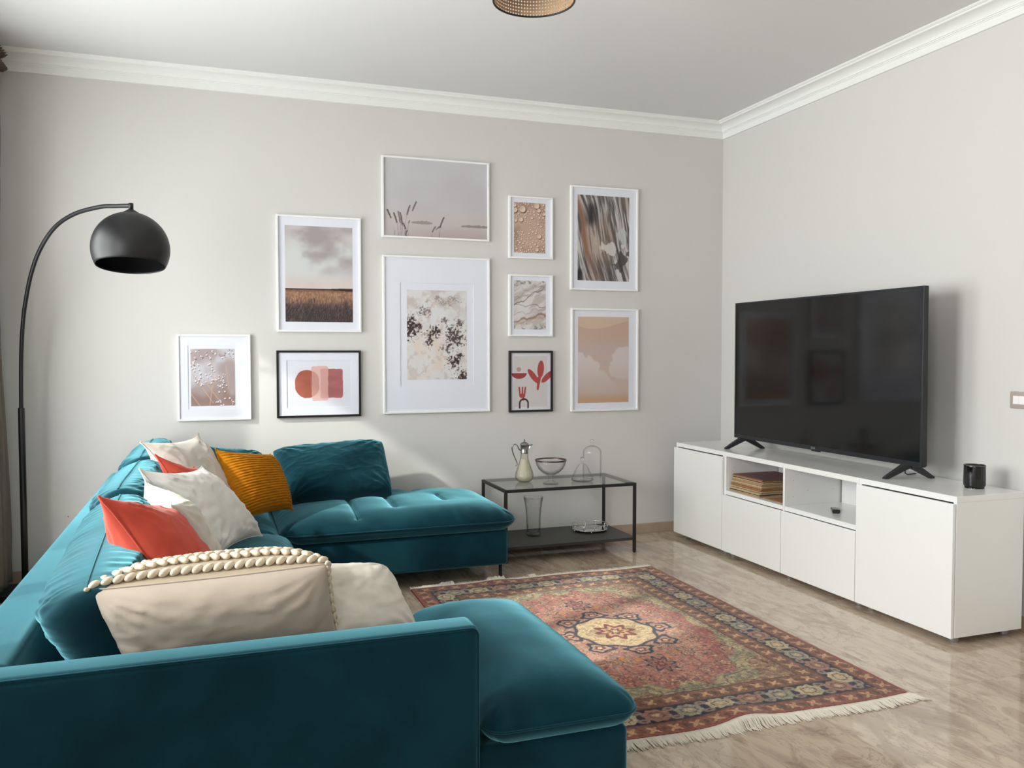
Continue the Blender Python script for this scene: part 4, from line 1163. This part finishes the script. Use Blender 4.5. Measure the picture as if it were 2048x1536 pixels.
# ------------------------------------------------------------------ ceiling lamp
def ceiling_lamp():
    cx, cy, z0 = -2.42, -2.44, 2.600; R = 0.150; H = 0.20
    t = thing('ceiling_lamp', 'round cane webbing ceiling lamp with black rims', 'ceiling lamp', (cx, cy, ZC))
    NC, NR = 80, 16
    mb = MB()
    # woven wall: every cell is a square ring around an eight-sided hole
    for c in range(NC):
        for r in range(NR):
            ca, cz = (c + 0.5) / NC * 2 * PI, z0 + (r + 0.5) / NR * H
            da, dz = PI / NC, H / NR / 2
            def P(u, v): 
                a = ca + u * da; return (cx + R * math.cos(a), cy + R * math.sin(a), cz + v * dz)
            outer = [(-1, -1), (0, -1), (1, -1), (1, 0), (1, 1), (0, 1), (-1, 1), (-1, 0)]
            inner = [(math.cos(a) * 0.55, math.sin(a) * 0.55) for a in [math.atan2(v, u) for u, v in outer]]
            n = len(mb.v)
            mb.v += [P(*q) for q in outer] + [P(*q) for q in inner]
            for k in range(8):
                j = (k + 1) % 8; mb.f.append((n + k, n + j, n + 8 + j, n + 8 + k))
    b = obj('cane_shade', mb, mat('cane', (176, 142, 108), 0.7, noise=(40, 0.8, (1, 1, 1))), t, smooth=False, recalc=False)
    b.modifiers.new('weld', 'WELD').merge_threshold = 0.0002
    md = b.modifiers.new('solid', 'SOLIDIFY'); md.thickness = 0.0014
    for z in (z0, z0 + H):
        obj('rim', MB().tube([(cx + R * math.cos(a), cy + R * math.sin(a), z) for a in np.linspace(0, 2 * PI, 72, endpoint=False)], 0.0038, 8, closed=True), METAL_BLK, t, smooth=True)
    for k in range(3):
        a = k * 2 * PI / 3 + 0.4
        obj('spoke', MB().tube([(cx, cy, z0 + H - 0.005), (cx + R * math.cos(a), cy + R * math.sin(a), z0 + H - 0.002)], 0.002, 8), METAL_BLK, t)
    obj('socket', MB().lathe([(0, 0.0), (0.02, 0.0), (0.021, 0.05), (0.012, 0.06), (0, 0.06)], cx, cy, z0 + H - 0.045, 20), METAL_BLK, t, smooth=True)
    obj('bulb', MB().lathe([(0, 0.0), (0.02, 0.006), (0.03, 0.03), (0.028, 0.05), (0.014, 0.08), (0, 0.08)], cx, cy, z0 + H - 0.125, 20), mat('bulb_white', (215, 212, 205), 0.35), t, smooth=True)
    obj('stem', MB().tube([(cx, cy, z0 + H), (cx, cy, ZC - 0.02)], 0.004, 8), METAL_BLK, t)
    obj('canopy', MB().lathe([(0, -0.028), (0.05, -0.026), (0.055, -0.01), (0.055, 0), (0, 0)], cx, cy, ZC, 28), METAL_BLK, t, smooth=True)
ceiling_lamp()

# ------------------------------------------------------------------ media cabinets
XF, XD, XB = -0.468, -0.488, -0.068       # carcass front, door front, back
Y0 = -0.157; ZB, ZT = 0.034, 0.666; PT = 0.018
def side(y0, y1, t, z1=None): return obj('side_panel', MB().box(XF, XB, y0, y1, ZB, ZT - 0.0281), WHITE_LAC, t, bevel=0.001)
def foot(x, y, t): obj('foot', MB().lathe([(0, 0), (0.018, 0), (0.02, 0.004), (0.02, ZB), (0, ZB)], x, y, 0, 16), mat('foot_grey', (150, 150, 152), 0.4, metal=0.6), t, smooth=False)
def cabinet(label, ya, yb, hinge):
    t = thing('cabinet', label, 'cabinet', ((XF + XB) / 2, (ya + yb) / 2, 0))
    obj('top_panel', MB().box(XF, XB, yb + 0.0006, ya - 0.0006, ZT - 0.028, ZT), WHITE_LAC, t, bevel=0.0015)
    side(ya - PT - 0.0006, ya - 0.0006, t); side(yb + 0.0006, yb + PT + 0.0006, t)
    obj('bottom_panel', MB().box(XF, XB, yb + PT + 0.001, ya - PT - 0.001, ZB, ZB + 0.018), WHITE_IN, t)
    obj('back_panel', MB().box(XB - 0.008, XB - 0.002, yb + PT + 0.001, ya - PT - 0.001, ZB + 0.019, ZT - 0.029), WHITE_IN, t)
    obj('door', MB().box(XD, XF - 0.004, yb + 0.002, ya - 0.002, ZB - 0.002, 0.634), WHITE_LAC, t, bevel=0.0015)
    for x in (XF + 0.05, XB - 0.05):
        for y in (ya - 0.05, yb + 0.05): foot(x, y, t)
    return t
Ya, Yb, Yc, Yd, Ye = Y0, Y0 - 0.6, Y0 - 1.2, Y0 - 1.8, Y0 - 2.4
cabinet('white one-door cabinet nearest the back wall, left of the open niches', Ya, Yb, 1)
cabinet('white one-door cabinet at the near end under the candle', Yd, Ye, -1)
def bench():
    t = thing('media_bench', 'white double media bench with two open niches above two drawers', 'cabinet', ((XF + XB) / 2, Yc, 0))
    obj('top_panel', MB().box(XF, XB, Yd + 0.0006, Yb - 0.0006, ZT - 0.028, ZT), WHITE_LAC, t, bevel=0.0015)
    side(Yb - PT - 0.0006, Yb - 0.0006, t); side(Yd + 0.0006, Yd + PT + 0.0006, t)
    o = obj('partition', MB().box(XF, XB, Yc - PT / 2, Yc + PT / 2, ZB, ZT - 0.0281), WHITE_IN, t, bevel=0.001)
    HOLE = mat('peg_hole', (70, 68, 66), 0.8)
    for a, b in ((Yc + PT / 2, Yb - PT), (Yd + PT, Yc - PT / 2)):
        obj('shelf', MB().box(XF, XB - 0.01, a + 0.0008, b - 0.0014, 0.394, 0.420), WHITE_LAC, t, bevel=0.001)
        obj('bottom_panel', MB().box(XF, XB, a + 0.0008, b - 0.0014, ZB, ZB + 0.018), WHITE_IN, t)
        obj('back_panel', MB().box(XB - 0.008, XB - 0.002, a + 0.0008, b - 0.012, ZB + 0.019, ZT - 0.029), WHITE_IN, t)
        # peg holes of the far side panel of each niche
        for hx in (XF + 0.06, XF + 0.16, XB - 0.06):
            for hz in (0.47, 0.502, 0.534, 0.566, 0.598):
                hb = MB().lathe([(0.0, 0.0), (0.0017, 0.0), (0.0017, 0.0006), (0, 0.0006)], 0, 0, 0, 8)
                y_ = b - 0.0002 - (0.0006 if b > Yc else 0)
                hb.v = [(hx + q[0], b - 0.0012 + q[2] if b > Yc else b + 0.0 - q[2], hz + q[1]) for q in hb.v]
                if (round(hx * 100) + round(hz * 1000)) % 3 == 0: obj('peg_hole', hb, HOLE, t)
    for a, b in ((Yb, Yc), (Yc, Yd)):
        d = obj('drawer', MB().box(XD, XF - 0.004, b + 0.0022, a - 0.0022, ZB - 0.002, 0.392), WHITE_LAC, t, bevel=0.0015)
    for x in (XF + 0.05, XB - 0.05):
        for y in (Yb - 0.04, Yc, Yd + 0.04): foot(x, y, t)
bench()

# records: a leaning stack of old sleeves in the left niche
def record_mesh(sleeve_col, edge_col, name):
    return mat(name, edge_col, 0.85, noise=(60, 0.6, (1, 1, 12)))
EDGES = [mat('sleeve_%s' % n, c, 0.85, noise=(45, 0.65, (1, 1, 6))) for n, c in (('tan', (196, 160, 118)), ('cream', (214, 196, 160)), ('brown', (124, 82, 58)), ('kraft', (176, 132, 88)), ('dark', (72, 48, 44)))]
rs = random.Random(9)
z = 0.4205; K = 21
for k in range(K):
    h = rs.choice((0.0042, 0.005, 0.0058, 0.0064))
    y1 = -0.776 - 0.007 * rs.random() - 0.001 * k; x0 = -0.447 + 0.008 * rs.random() + 0.0006 * k
    L = 0.312
    if k == K - 1:
        t = thing('record_sleeve', 'purple-brown record sleeve on top of the stack in the left niche', 'record', (x0 + L / 2, y1 - L / 2, z), 'record sleeves stacked in the niche')
        m = mat('sleeve_plum', (118, 80, 84), 0.5)
    else:
        ci = rs.choice((0, 1, 0, 3, 2, 1, 3, 4, 0))
        nth = K - k
        th_ = 'bottommost' if nth == K else '%d%s from the top' % (nth, 'nd' if nth == 2 else 'rd' if nth == 3 else 'th')
        t = thing('record_sleeve', '%s record sleeve, %s of the stack in the left niche' % (('tan', 'cream', 'brown', 'kraft brown', 'dark')[ci], th_), 'record', (x0 + L / 2, y1 - L / 2, z), 'record sleeves stacked in the niche')
        m = EDGES[ci]
    a = rs.uniform(-0.02, 0.02)
    mb = MB().box(-L / 2, L / 2, -L / 2, L / 2, 0.0004, h - 0.0004)
    # slightly bowed worn sleeve
    q = []
    for (vx, vy, vz) in mb.v:
        q.append((x0 + L / 2 + vx * math.cos(a) - vy * math.sin(a), y1 - L / 2 + vx * math.sin(a) + vy * math.cos(a), z + vz))
    mb.v = q
    obj('sleeve', mb, m, t, bevel=0.0008)
    mb2 = MB().box(x0 + 0.003, x0 + 0.05, y1 - L + 0.02, y1 - 0.02, z + h * 0.35, z + h * 0.65)
    obj('disc_edge', MB().lathe([(0, h * 0.42), (0.150, h * 0.42), (0.150, h * 0.58), (0, h * 0.58)], x0 + L / 2 - 0.004, y1 - L / 2, z, 32), mat('vinyl', (20, 20, 22), 0.3), t)
    z += h
STACK_TOP = z
t = thing('record_sleeve', 'single thin record sleeve lying flat right of the stack', 'record', (-0.29, -1.20, 0.4205), 'record sleeves stacked in the niche')
mb = MB().box(-0.13, 0.13, -0.085, 0.085, 0.0, 0.004)
mb.v = [(-0.30 + vx, -1.215 + vy, 0.4206 + vz) for vx, vy, vz in mb.v]
obj('sleeve', mb, EDGES[3], t, bevel=0.0008)

def remote(label, x, y, ang, L, col, kcol):
    t = thing('remote_control', label, 'remote', (x, y, 0.4202))
    M = Matrix.Translation((x, y, 0.4204)) @ Matrix.Rotation(ang, 4, 'Z')
    mb = MB(); n = 10
    for i in range(n + 1):
        s = i / n; w = 0.0215 - 0.003 * math.sin(s * PI); h = 0.016 + 0.005 * math.cos(s * PI) 
        yy = (s - 0.5) * L
        for (a, b) in ((-0.75, 0), (0.75, 0), (1, 0.5), (0.85, 1), (-0.85, 1), (-1, 0.5)):
            mb.v.append(tuple(M @ Vector((a * w, yy, b * h))))
    for i in range(n):
        for k in range(6):
            j = (k + 1) % 6; mb.f.append((i * 6 + k, i * 6 + j, (i + 1) * 6 + j, (i + 1) * 6 + k))
    mb.f.append(tuple(range(6))); mb.f.append(tuple(n * 6 + k for k in range(6)))
    obj('body', mb, mat('remote_' + kcol, col, 0.35), t, smooth=False, bevel=0.001)
    for r in range(7):
        for c in range(3):
            s = 0.14 + r * 0.11; h = 0.016 + 0.005 * math.cos(s * PI)
            b = MB().box(c * 0.011 - 0.0145, c * 0.011 - 0.0075, (s - 0.5) * L - 0.004, (s - 0.5) * L + 0.004, h - 0.001, h + 0.0015)
            b.v = [tuple(M @ Vector(q)) for q in b.v]
            obj('button', b, mat('button_grey', (190, 190, 190), 0.5), t)
remote('black remote control lying in the middle of the right niche', -0.31, -1.60, math.radians(-36), 0.13, (26, 26, 28), 'black')
remote('grey-white remote half hidden at the right end of the right niche', -0.315, -1.80, math.radians(-44), 0.14, (190, 190, 188), 'grey')

# ------------------------------------------------------------------ television
def tv():
    xf = -0.285; y1, y0 = -0.590, -2.172; z0, z1 = 0.737, 1.628
    t = thing('television', 'large black flat television standing on the white media cabinets', 'television', (xf + 0.03, (y0 + y1) / 2, ZT))
    BZ = mat('tv_bezel', (34, 36, 40), 0.32)
    b = 0.011; bb = 0.024
    mb = MB()
    mb.box(xf, xf + 0.030, y0, y0 + b, z0, z1); mb.box(xf, xf + 0.030, y1 - b, y1, z0, z1)
    mb.box(xf, xf + 0.030, y0 + b, y1 - b, z1 - b, z1); mb.box(xf, xf + 0.030, y0 + b, y1 - b, z0, z0 + bb)
    obj('bezel', mb, BZ, t, bevel=0.0012)
    obj('screen', MB().box(xf + 0.0025, xf + 0.02, y0 + b, y1 - b, z0 + bb, z1 - b), mat('tv_screen', (9, 9, 11), 0.09, spec=0.6), t)
    mb = MB()
    mb.add([(xf + 0.030, y0 + 0.002, z0 + 0.002), (xf + 0.030, y1 - 0.002, z0 + 0.002), (xf + 0.030, y1 - 0.002, z1 - 0.002), (xf + 0.030, y0 + 0.002, z1 - 0.002),
            (xf + 0.040, y0 + 0.004, z0 + 0.004), (xf + 0.040, y1 - 0.004, z0 + 0.004), (xf + 0.040, y1 - 0.02, z1 - 0.02), (xf + 0.040, y0 + 0.02, z1 - 0.02),
            (xf + 0.078, y0 + 0.14, z0 + 0.02), (xf + 0.078, y1 - 0.14, z0 + 0.02), (xf + 0.078, y1 - 0.16, z0 + 0.52), (xf + 0.078, y0 + 0.16, z0 + 0.52)],
           [(0, 1, 5, 4), (1, 2, 6, 5), (2, 3, 7, 6), (3, 0, 4, 7), (4, 5, 9, 8), (5, 6, 10, 9), (6, 7, 11, 10), (7, 4, 8, 11), (8, 9, 10, 11), (3, 2, 1, 0)])
    obj('rear_housing', mb, mat('tv_back', (20, 20, 22), 0.5), t)
    yc = (y0 + y1) / 2
    obj('sensor_bar', MB().box(xf + 0.002, xf + 0.02, yc - 0.042, yc + 0.022, z0 - 0.007, z0), BZ, t, bevel=0.001)
    # maker's mark: round badge and two letters
    WM = mat('logo_silver', (200, 200, 202), 0.35, metal=0.6)
    cu_ = bpy.data.curves.new('badge_text', 'FONT'); cu_.body = 'LG'; cu_.size = 0.016; cu_.extrude = 0.0003; cu_.align_x = 'LEFT'; cu_.align_y = 'CENTER'
    tmp = bpy.data.objects.new('tmp', cu_); COL.objects.link(tmp)
    dg = bpy.context.evaluated_depsgraph_get(); dg.update()
    me = bpy.data.meshes.new_from_object(tmp.evaluated_get(dg)); bpy.data.objects.remove(tmp)
    M = Matrix.Translation(Vector((xf - 0.0006, yc + 0.004, z0 + 0.012)) - ORG[t.name]) @ Matrix.Rotation(-PI / 2, 4, 'Z') @ Matrix.Rotation(PI / 2, 4, 'X')
    me.transform(M); me.materials.clear(); me.materials.append(WM)
    o = bpy.data.objects.new('logo', me); COL.objects.link(o); o.parent = t
    mb = MB()
    R = 0.0068
    pts = [(xf - 0.0006, yc + 0.014 + R * math.cos(a), z0 + 0.012 + R * math.sin(a)) for a in np.linspace(0.15 * PI, 1.95 * PI, 20)]
    mb.tube(pts, 0.0008, 6); mb.tube([(xf - 0.0006, yc + 0.014, z0 + 0.016), (xf - 0.0006, yc + 0.014, z0 + 0.009), (xf - 0.0006, yc + 0.010, z0 + 0.009)], 0.0007, 6)
    obj('logo', mb, WM, t)
    # two splayed feet (inverted V along x)
    for ya, sgn in ((-0.662, 1), (-2.062, -1)):
        mb = MB()
        for tipx in (-0.385, -0.120):
            top = -0.250
            w0, w1 = 0.014, 0.010
            inner = (tipx + top) / 2
            A = [(top + (0.02 if tipx > top else -0.02), 0.752), (top, 0.722), (tipx + (0.028 if tipx < top else -0.028), ZT + 0.0005), (tipx, ZT + 0.0005), (tipx + (0.004 if tipx < top else -0.004), ZT + 0.010)]
            off = 0.0 if tipx < top else 0.0
            yt = ya + (0.030 if tipx < top else -0.028)
            vs = []
            for k, (x_, z_) in enumerate(A):
                yy = ya if k < 2 else yt
                for s in (-1, 1): vs.append((x_, yy + s * (w0 if k < 2 else w1), z_))
            fs = [(0, 2, 4, 6, 8), (1, 9, 7, 5, 3)] + [(2 * k, 2 * k + 1, 2 * ((k + 1) % 5) + 1, 2 * ((k + 1) % 5)) for k in range(5)]
            mb.add(vs, fs)
        obj('foot', mb, mat('tv_foot', (40, 42, 44), 0.45), t, bevel=0.0015)
    obj('cable', MB().tube([(-0.215, -2.00, 0.76), (-0.213, -2.0, 0.71), (-0.205, -1.99, 0.682), (-0.17, -1.97, 0.6705), (-0.10, -1.95, 0.6695), (-0.062, -1.93, 0.66), (-0.045, -1.93, 0.58), (-0.04, -1.93, 0.4)], 0.003, 8), METAL_BLK, t, smooth=True)
tv()

# candle in ribbed dark glass
t = thing('candle_jar', 'black ribbed glass candle jar on the near white cabinet', 'candle', (-0.185, -2.392, ZT))
DK = mat('smoked_glass', (14, 16, 16), 0.06, spec=0.7, trans=0.15)
obj('jar', MB().lathe([(0, 0.004), (0.040, 0.004), (0.045, 0.010), (0.0465, 0.016), (0.0465, 0.102), (0.0475, 0.108), (0.0445, 0.108), (0.0435, 0.095), (0.0435, 0.012), (0, 0.012)], -0.185, -2.392, ZT, 96,
                  fn=lambda r, z, a: r + (0.0011 * math.cos(a * 24) if 0.012 < z < 0.1 and r > 0.045 else 0)), DK, t, smooth=True)
obj('wax', MB().lathe([(0, 0.0125), (0.043, 0.0125), (0.043, 0.080), (0, 0.078)], -0.185, -2.392, ZT, 40), mat('candle_wax', (70, 70, 68), 0.5), t, smooth=False)
obj('foot_ring', MB().lathe([(0.030, 0), (0.042, 0), (0.042, 0.0042), (0.030, 0.0042)], -0.185, -2.392, ZT, 48), DK, t)
obj('rim', MB().tube([(-0.185 + 0.046 * math.cos(a), -2.392 + 0.046 * math.sin(a), ZT + 0.108) for a in np.linspace(0, 2 * PI, 48, endpoint=False)], 0.0016, 8, closed=True), SILVER, t, smooth=True)

# ------------------------------------------------------------------ side table
TX0, TX1, TY0, TY1, TZ = -1.876, -0.972, -0.515, -0.035, 0.456
def table():
    t = thing('side_table', 'black metal side table with a glass top and a lower shelf', 'table', ((TX0 + TX1) / 2, (TY0 + TY1) / 2, 0))
    w = 0.018
    for x in (TX0, TX1 - w):
        for y in (TY0, TY1 - w):
            obj('leg', MB().box(x, x + w, y, y + w, 0.004, TZ), METAL_BLK, t, bevel=0.001)
            obj('foot', MB().lathe([(0, 0), (0.008, 0), (0.0085, 0.004), (0, 0.004)], x + w / 2, y + w / 2, 0, 12), METAL_BLK, t)
    for y in (TY0, TY1 - w): obj('rail', MB().box(TX0 + w, TX1 - w, y, y + w, TZ - w, TZ), METAL_BLK, t, bevel=0.001)
    for x in (TX0, TX1 - w): obj('rail', MB().box(x, x + w, TY0 + w, TY1 - w, TZ - w, TZ), METAL_BLK, t, bevel=0.001)
    obj('glass_top', MB().box(TX0 + 0.006, TX1 - 0.006, TY0 + 0.006, TY1 - 0.006, TZ + 0.0001, TZ + 0.0055), PANE, t, bevel=0.001)
    obj('shelf', MB().box(TX0 + 0.001, TX1 - 0.001, TY0 + 0.004, TY1 - 0.004, 0.082, 0.100), mat('black_shelf', (48, 46, 45), 0.42), t, bevel=0.001)
table()
GZ = TZ + 0.0058

# claret jug
def jug():
    cx, cy = -1.655, -0.262
    t = thing('claret_jug', 'cut glass claret jug with silver collar and scroll handle', 'jug', (cx, cy, GZ))
    body = [(0, 0.0), (0.034, 0.0), (0.044, 0.006), (0.0585, 0.026), (0.061, 0.042), (0.056, 0.064), (0.044, 0.098), (0.033, 0.130), (0.0265, 0.158), (0.0245, 0.192)]
    inn = [(r - 0.003 if r > 0.004 else r, z + (0.004 if z < 0.01 else 0)) for r, z in body[::-1]]
    ex = []
    for i in range(len(body) - 1):
        for k in range(6):
            s = k / 6; ex.append((body[i][0] * (1 - s) + body[i + 1][0] * s, body[i][1] * (1 - s) + body[i + 1][1] * s))
    ex.append(body[-1])
    def cut(r, z, a):
        if r < 0.02 or z > 0.15: return r
        return r + 0.0016 * (abs(math.sin(a * 8 + z * 90)) + abs(math.sin(a * 8 - z * 90)) - 1.2)
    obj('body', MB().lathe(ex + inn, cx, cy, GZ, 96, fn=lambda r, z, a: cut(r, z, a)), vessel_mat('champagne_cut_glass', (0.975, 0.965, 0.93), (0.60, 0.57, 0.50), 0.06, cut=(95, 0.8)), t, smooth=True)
    FR = mat('pale_frost', (230, 226, 214), 0.3, bump=(120, 1.0, 0.006)); FR.node_tree.nodes['Principled BSDF'].inputs['Alpha'].default_value = 0.55
    obj('filling', MB().lathe([(0, 0.0065), (0.030, 0.0065), (0.041, 0.012), (0.0535, 0.028), (0.0555, 0.042), (0.051, 0.062), (0.0395, 0.095), (0.028, 0.135), (0.0235, 0.150), (0, 0.150)], cx, cy, GZ, 48), mat('pale_frost', (228, 224, 212), 0.35, bump=(120, 1.0, 0.006)), t, smooth=True, label='pale yellowish lower part of the body')
    obj('collar', MB().lathe([(0.0235, 0.0), (0.0265, 0.0), (0.0265, 0.004), (0.025, 0.006), (0.0255, 0.048), (0.0285, 0.056), (0.029, 0.059), (0.0, 0.061)], cx, cy, GZ + 0.186, 48), SILVER, t, smooth=True)
    # spout to the right
    mb = MB(); zt = GZ + 0.243
    R = Vector((0.94, -0.33, 0)).normalized(); Sd = Vector((0.33, 0.94, 0))
    o = Vector((cx, cy, 0))
    pr = [(0.018, -0.045, 0.004), (0.028, -0.028, 0.010), (0.040, -0.012, 0.012), (0.056, 0.002, 0.005)]
    for d, dz, w in pr:
        for s in (-1, 1): mb.v.append(tuple(o + R * d + Sd * w * s + Vector((0, 0, zt + dz))))
        mb.v.append(tuple(o + R * (d * 0.8) + Vector((0, 0, zt + max(dz, 0.0) + 0.002 * 0 + (0.0 if dz > -0.01 else 0.0) + 0.001))))
    for k in range(len(pr) - 1):
        a = k * 3; mb.f += [(a, a + 1, a + 4, a + 3), (a + 1, a + 2, a + 5, a + 4), (a + 2, a, a + 3, a + 5)]
    mb.f += [(0, 2, 1), (9, 10, 11)]
    obj('spout', mb, SILVER, t)
    obj('lid', MB().lathe([(0.029, 0.0), (0.027, 0.005), (0.016, 0.012), (0.008, 0.016), (0.004, 0.019), (0.0045, 0.023), (0.006, 0.028), (0.0035, 0.033), (0, 0.037)], cx, cy, GZ + 0.245, 32), SILVER, t, smooth=True)
    hp = [(-0.024, 0.205), (-0.034, 0.212), (-0.040, 0.225), (-0.048, 0.240), (-0.062, 0.246), (-0.074, 0.240), (-0.081, 0.222), (-0.078, 0.200), (-0.068, 0.172), (-0.056, 0.145), (-0.048, 0.125), (-0.046, 0.110), (-0.052, 0.104), (-0.058, 0.108)]
    obj('handle', MB().tube([tuple(o + R * d + Vector((0, 0, GZ + z))) for d, z in hp], [0.004, 0.0045, 0.004, 0.0035, 0.004, 0.005, 0.0045, 0.004, 0.0038, 0.0035, 0.003, 0.0028, 0.003, 0.004], 10), SILVER, t, smooth=True)
jug()

def bowl():
    cx, cy = -1.528, -0.405
    t = thing('footed_bowl', 'clear glass footed bowl with a silver rim', 'bowl', (cx, cy, GZ))
    out = [(0.0, 0.0), (0.046, 0.0), (0.050, 0.003), (0.047, 0.009), (0.022, 0.018), (0.014, 0.026), (0.017, 0.034), (0.012, 0.042), (0.016, 0.052), (0.030, 0.060), (0.058, 0.076), (0.080, 0.098), (0.093, 0.124), (0.100, 0.156)]
    inn = [(0.0975, 0.156), (0.0905, 0.125), (0.0775, 0.100), (0.056, 0.080), (0.028, 0.065), (0, 0.061)]
    obj('bowl', MB().lathe(out + inn, cx, cy, GZ, 72), GLASS, t, smooth=True)
    obj('rim_band', MB().lathe([(0.1003, 0.148), (0.1018, 0.158), (0.0972, 0.158), (0.0962, 0.148)], cx, cy, GZ, 72), mat('dark_silver_rim', (96, 84, 80), 0.25, metal=1.0), t, smooth=True)
bowl()

def cloche(label, cx, cy, prof, knob, cat='cloche', name='glass_cloche', base=None):
    t = thing(name, label, cat, (cx, cy, GZ))
    obj('dome', MB().lathe(prof, cx, cy, GZ, 64), GLASS, t, smooth=True)
    obj('knob', MB().lathe(knob, cx, cy, GZ, 32), SOLIDG, t, smooth=True)
    if base: obj('plate', MB().lathe(base, cx, cy, GZ, 64), GLASS, t, smooth=True)
tall = [(0.0625, 0.0)] + [(0.0625, 0.02 + 0.14 * k / 4) for k in range(5)] + [(0.0625 * math.cos(a), 0.166 + 0.050 * math.sin(a)) for a in np.linspace(0.12, PI / 2 - 0.08, 9)]
cloche('tall clear glass cloche, rightmost on the glass table top', -1.155, -0.225, tall,
       [(0, 0.2145), (0.008, 0.215), (0.009, 0.220), (0.0065, 0.224), (0.009, 0.230), (0.0135, 0.240), (0.0125, 0.250), (0.006, 0.258), (0, 0.260)])
low = [(0.069, 0.010), (0.071, 0.016), (0.068, 0.028), (0.056, 0.055), (0.040, 0.088), (0.026, 0.108), (0.014, 0.118)]
cloche('low bell-shaped glass dish cover between the footed bowl and the tall cloche', -1.292, -0.370, low,
       [(0, 0.116), (0.0135, 0.1165), (0.0155, 0.121), (0.008, 0.126), (0.0095, 0.134), (0.0145, 0.144), (0.013, 0.154), (0.006, 0.159), (0, 0.160)],
       base=[(0, 0.0), (0.050, 0.0), (0.066, 0.004), (0.074, 0.012), (0.073, 0.015), (0.064, 0.0085), (0.048, 0.005), (0, 0.005)], cat='dish', name='covered_dish')

def vase():
    cx, cy, z0 = -1.582, -0.235, 0.1002
    t = thing('glass_vase', 'flared cut glass vase on the lower shelf', 'vase', (cx, cy, z0))
    pr = [(0.0, 0.0), (0.044, 0.0), (0.0485, 0.004), (0.0490, 0.014), (0.0465, 0.020), (0.0465, 0.06), (0.0475, 0.11), (0.051, 0.16), (0.0565, 0.205), (0.065, 0.250), (0.0665, 0.256)]
    ex = []
    for i in range(len(pr) - 1):
        m = 1 if pr[i + 1][1] < 0.03 else 7
        for k in range(m): s = k / m; ex.append((pr[i][0] * (1 - s) + pr[i + 1][0] * s, pr[i][1] * (1 - s) + pr[i + 1][1] * s))
    ex.append(pr[-1])
    inn = [(0.0635, 0.256), (0.0535, 0.206), (0.0475, 0.16), (0.044, 0.11), (0.0425, 0.05), (0.040, 0.026), (0.0, 0.022)]
    def cut(r, z, a):
        if 0.03 < z < 0.225 and r > 0.0455 + 0.0:
            d = math.sin(a * 5 + z * 55)
            g = math.sin(z * 120 + a * 2)
            return r - (0.0028 * max(0, d) ** 10 * (1 if g > -0.2 else 0))
        return r
    obj('body', MB().lathe(ex + inn, cx, cy, z0, 110, fn=cut), CUTGLASS, t, smooth=True)
vase()

def tray():
    cx, cy, z0 = -1.165, -0.215, 0.1002
    t = thing('mirror_tray', 'oval silver gallery tray with mirror base on the lower shelf', 'tray', (cx, cy, z0))
    A, B = 0.118, 0.105; n = 64; N8 = 10
    def pt(a, s=1.0, z=0.0):
        # soft polygon outline
        k = math.cos(PI / N8) / math.cos(((a + PI / N8) % (2 * PI / N8)) - PI / N8)
        k = 0.5 + 0.5 * k
        return (cx + A * s * k * math.cos(a), cy + B * s * k * math.sin(a), z0 + z)
    an = np.linspace(0, 2 * PI, n, endpoint=False)
    mb = MB(); 
    for z in (0.010, 0.014): mb.v += [pt(a, 0.985, z) for a in an]
    for k in range(n): j = (k + 1) % n; mb.f.append((k, j, n + j, n + k))
    mb.f += [tuple(range(n)), tuple(n + k for k in range(n))]
    obj('mirror_plate', mb, mat('mirror', (225, 226, 224), 0.03, metal=1.0), t)
    obj('base_rim', MB().tube([pt(a, 1.0, 0.012) for a in an], 0.0036, 8, closed=True), CHROME, t, smooth=True)
    obj('gallery_rail', MB().tube([pt(a, 1.06, 0.044) for a in an], 0.0024, 8, closed=True), CHROME, t, smooth=True)
    for k in range(N8):
        a = k * 2 * PI / N8 + 0.2
        obj('post', MB().tube([pt(a, 1.0, 0.014), pt(a, 1.03, 0.028), pt(a, 1.06, 0.044)], [0.003, 0.002, 0.0025], 8), CHROME, t, smooth=True)
    for k in range(5):
        a = k * 2 * PI / 5 + 0.65
        p = pt(a, 0.98, 0)
        obj('foot', MB().lathe([(0, 0), (0.0045, 0.001), (0.0058, 0.005), (0.004, 0.010), (0, 0.0105)], p[0], p[1], z0, 16), CHROME, t, smooth=True)
tray()
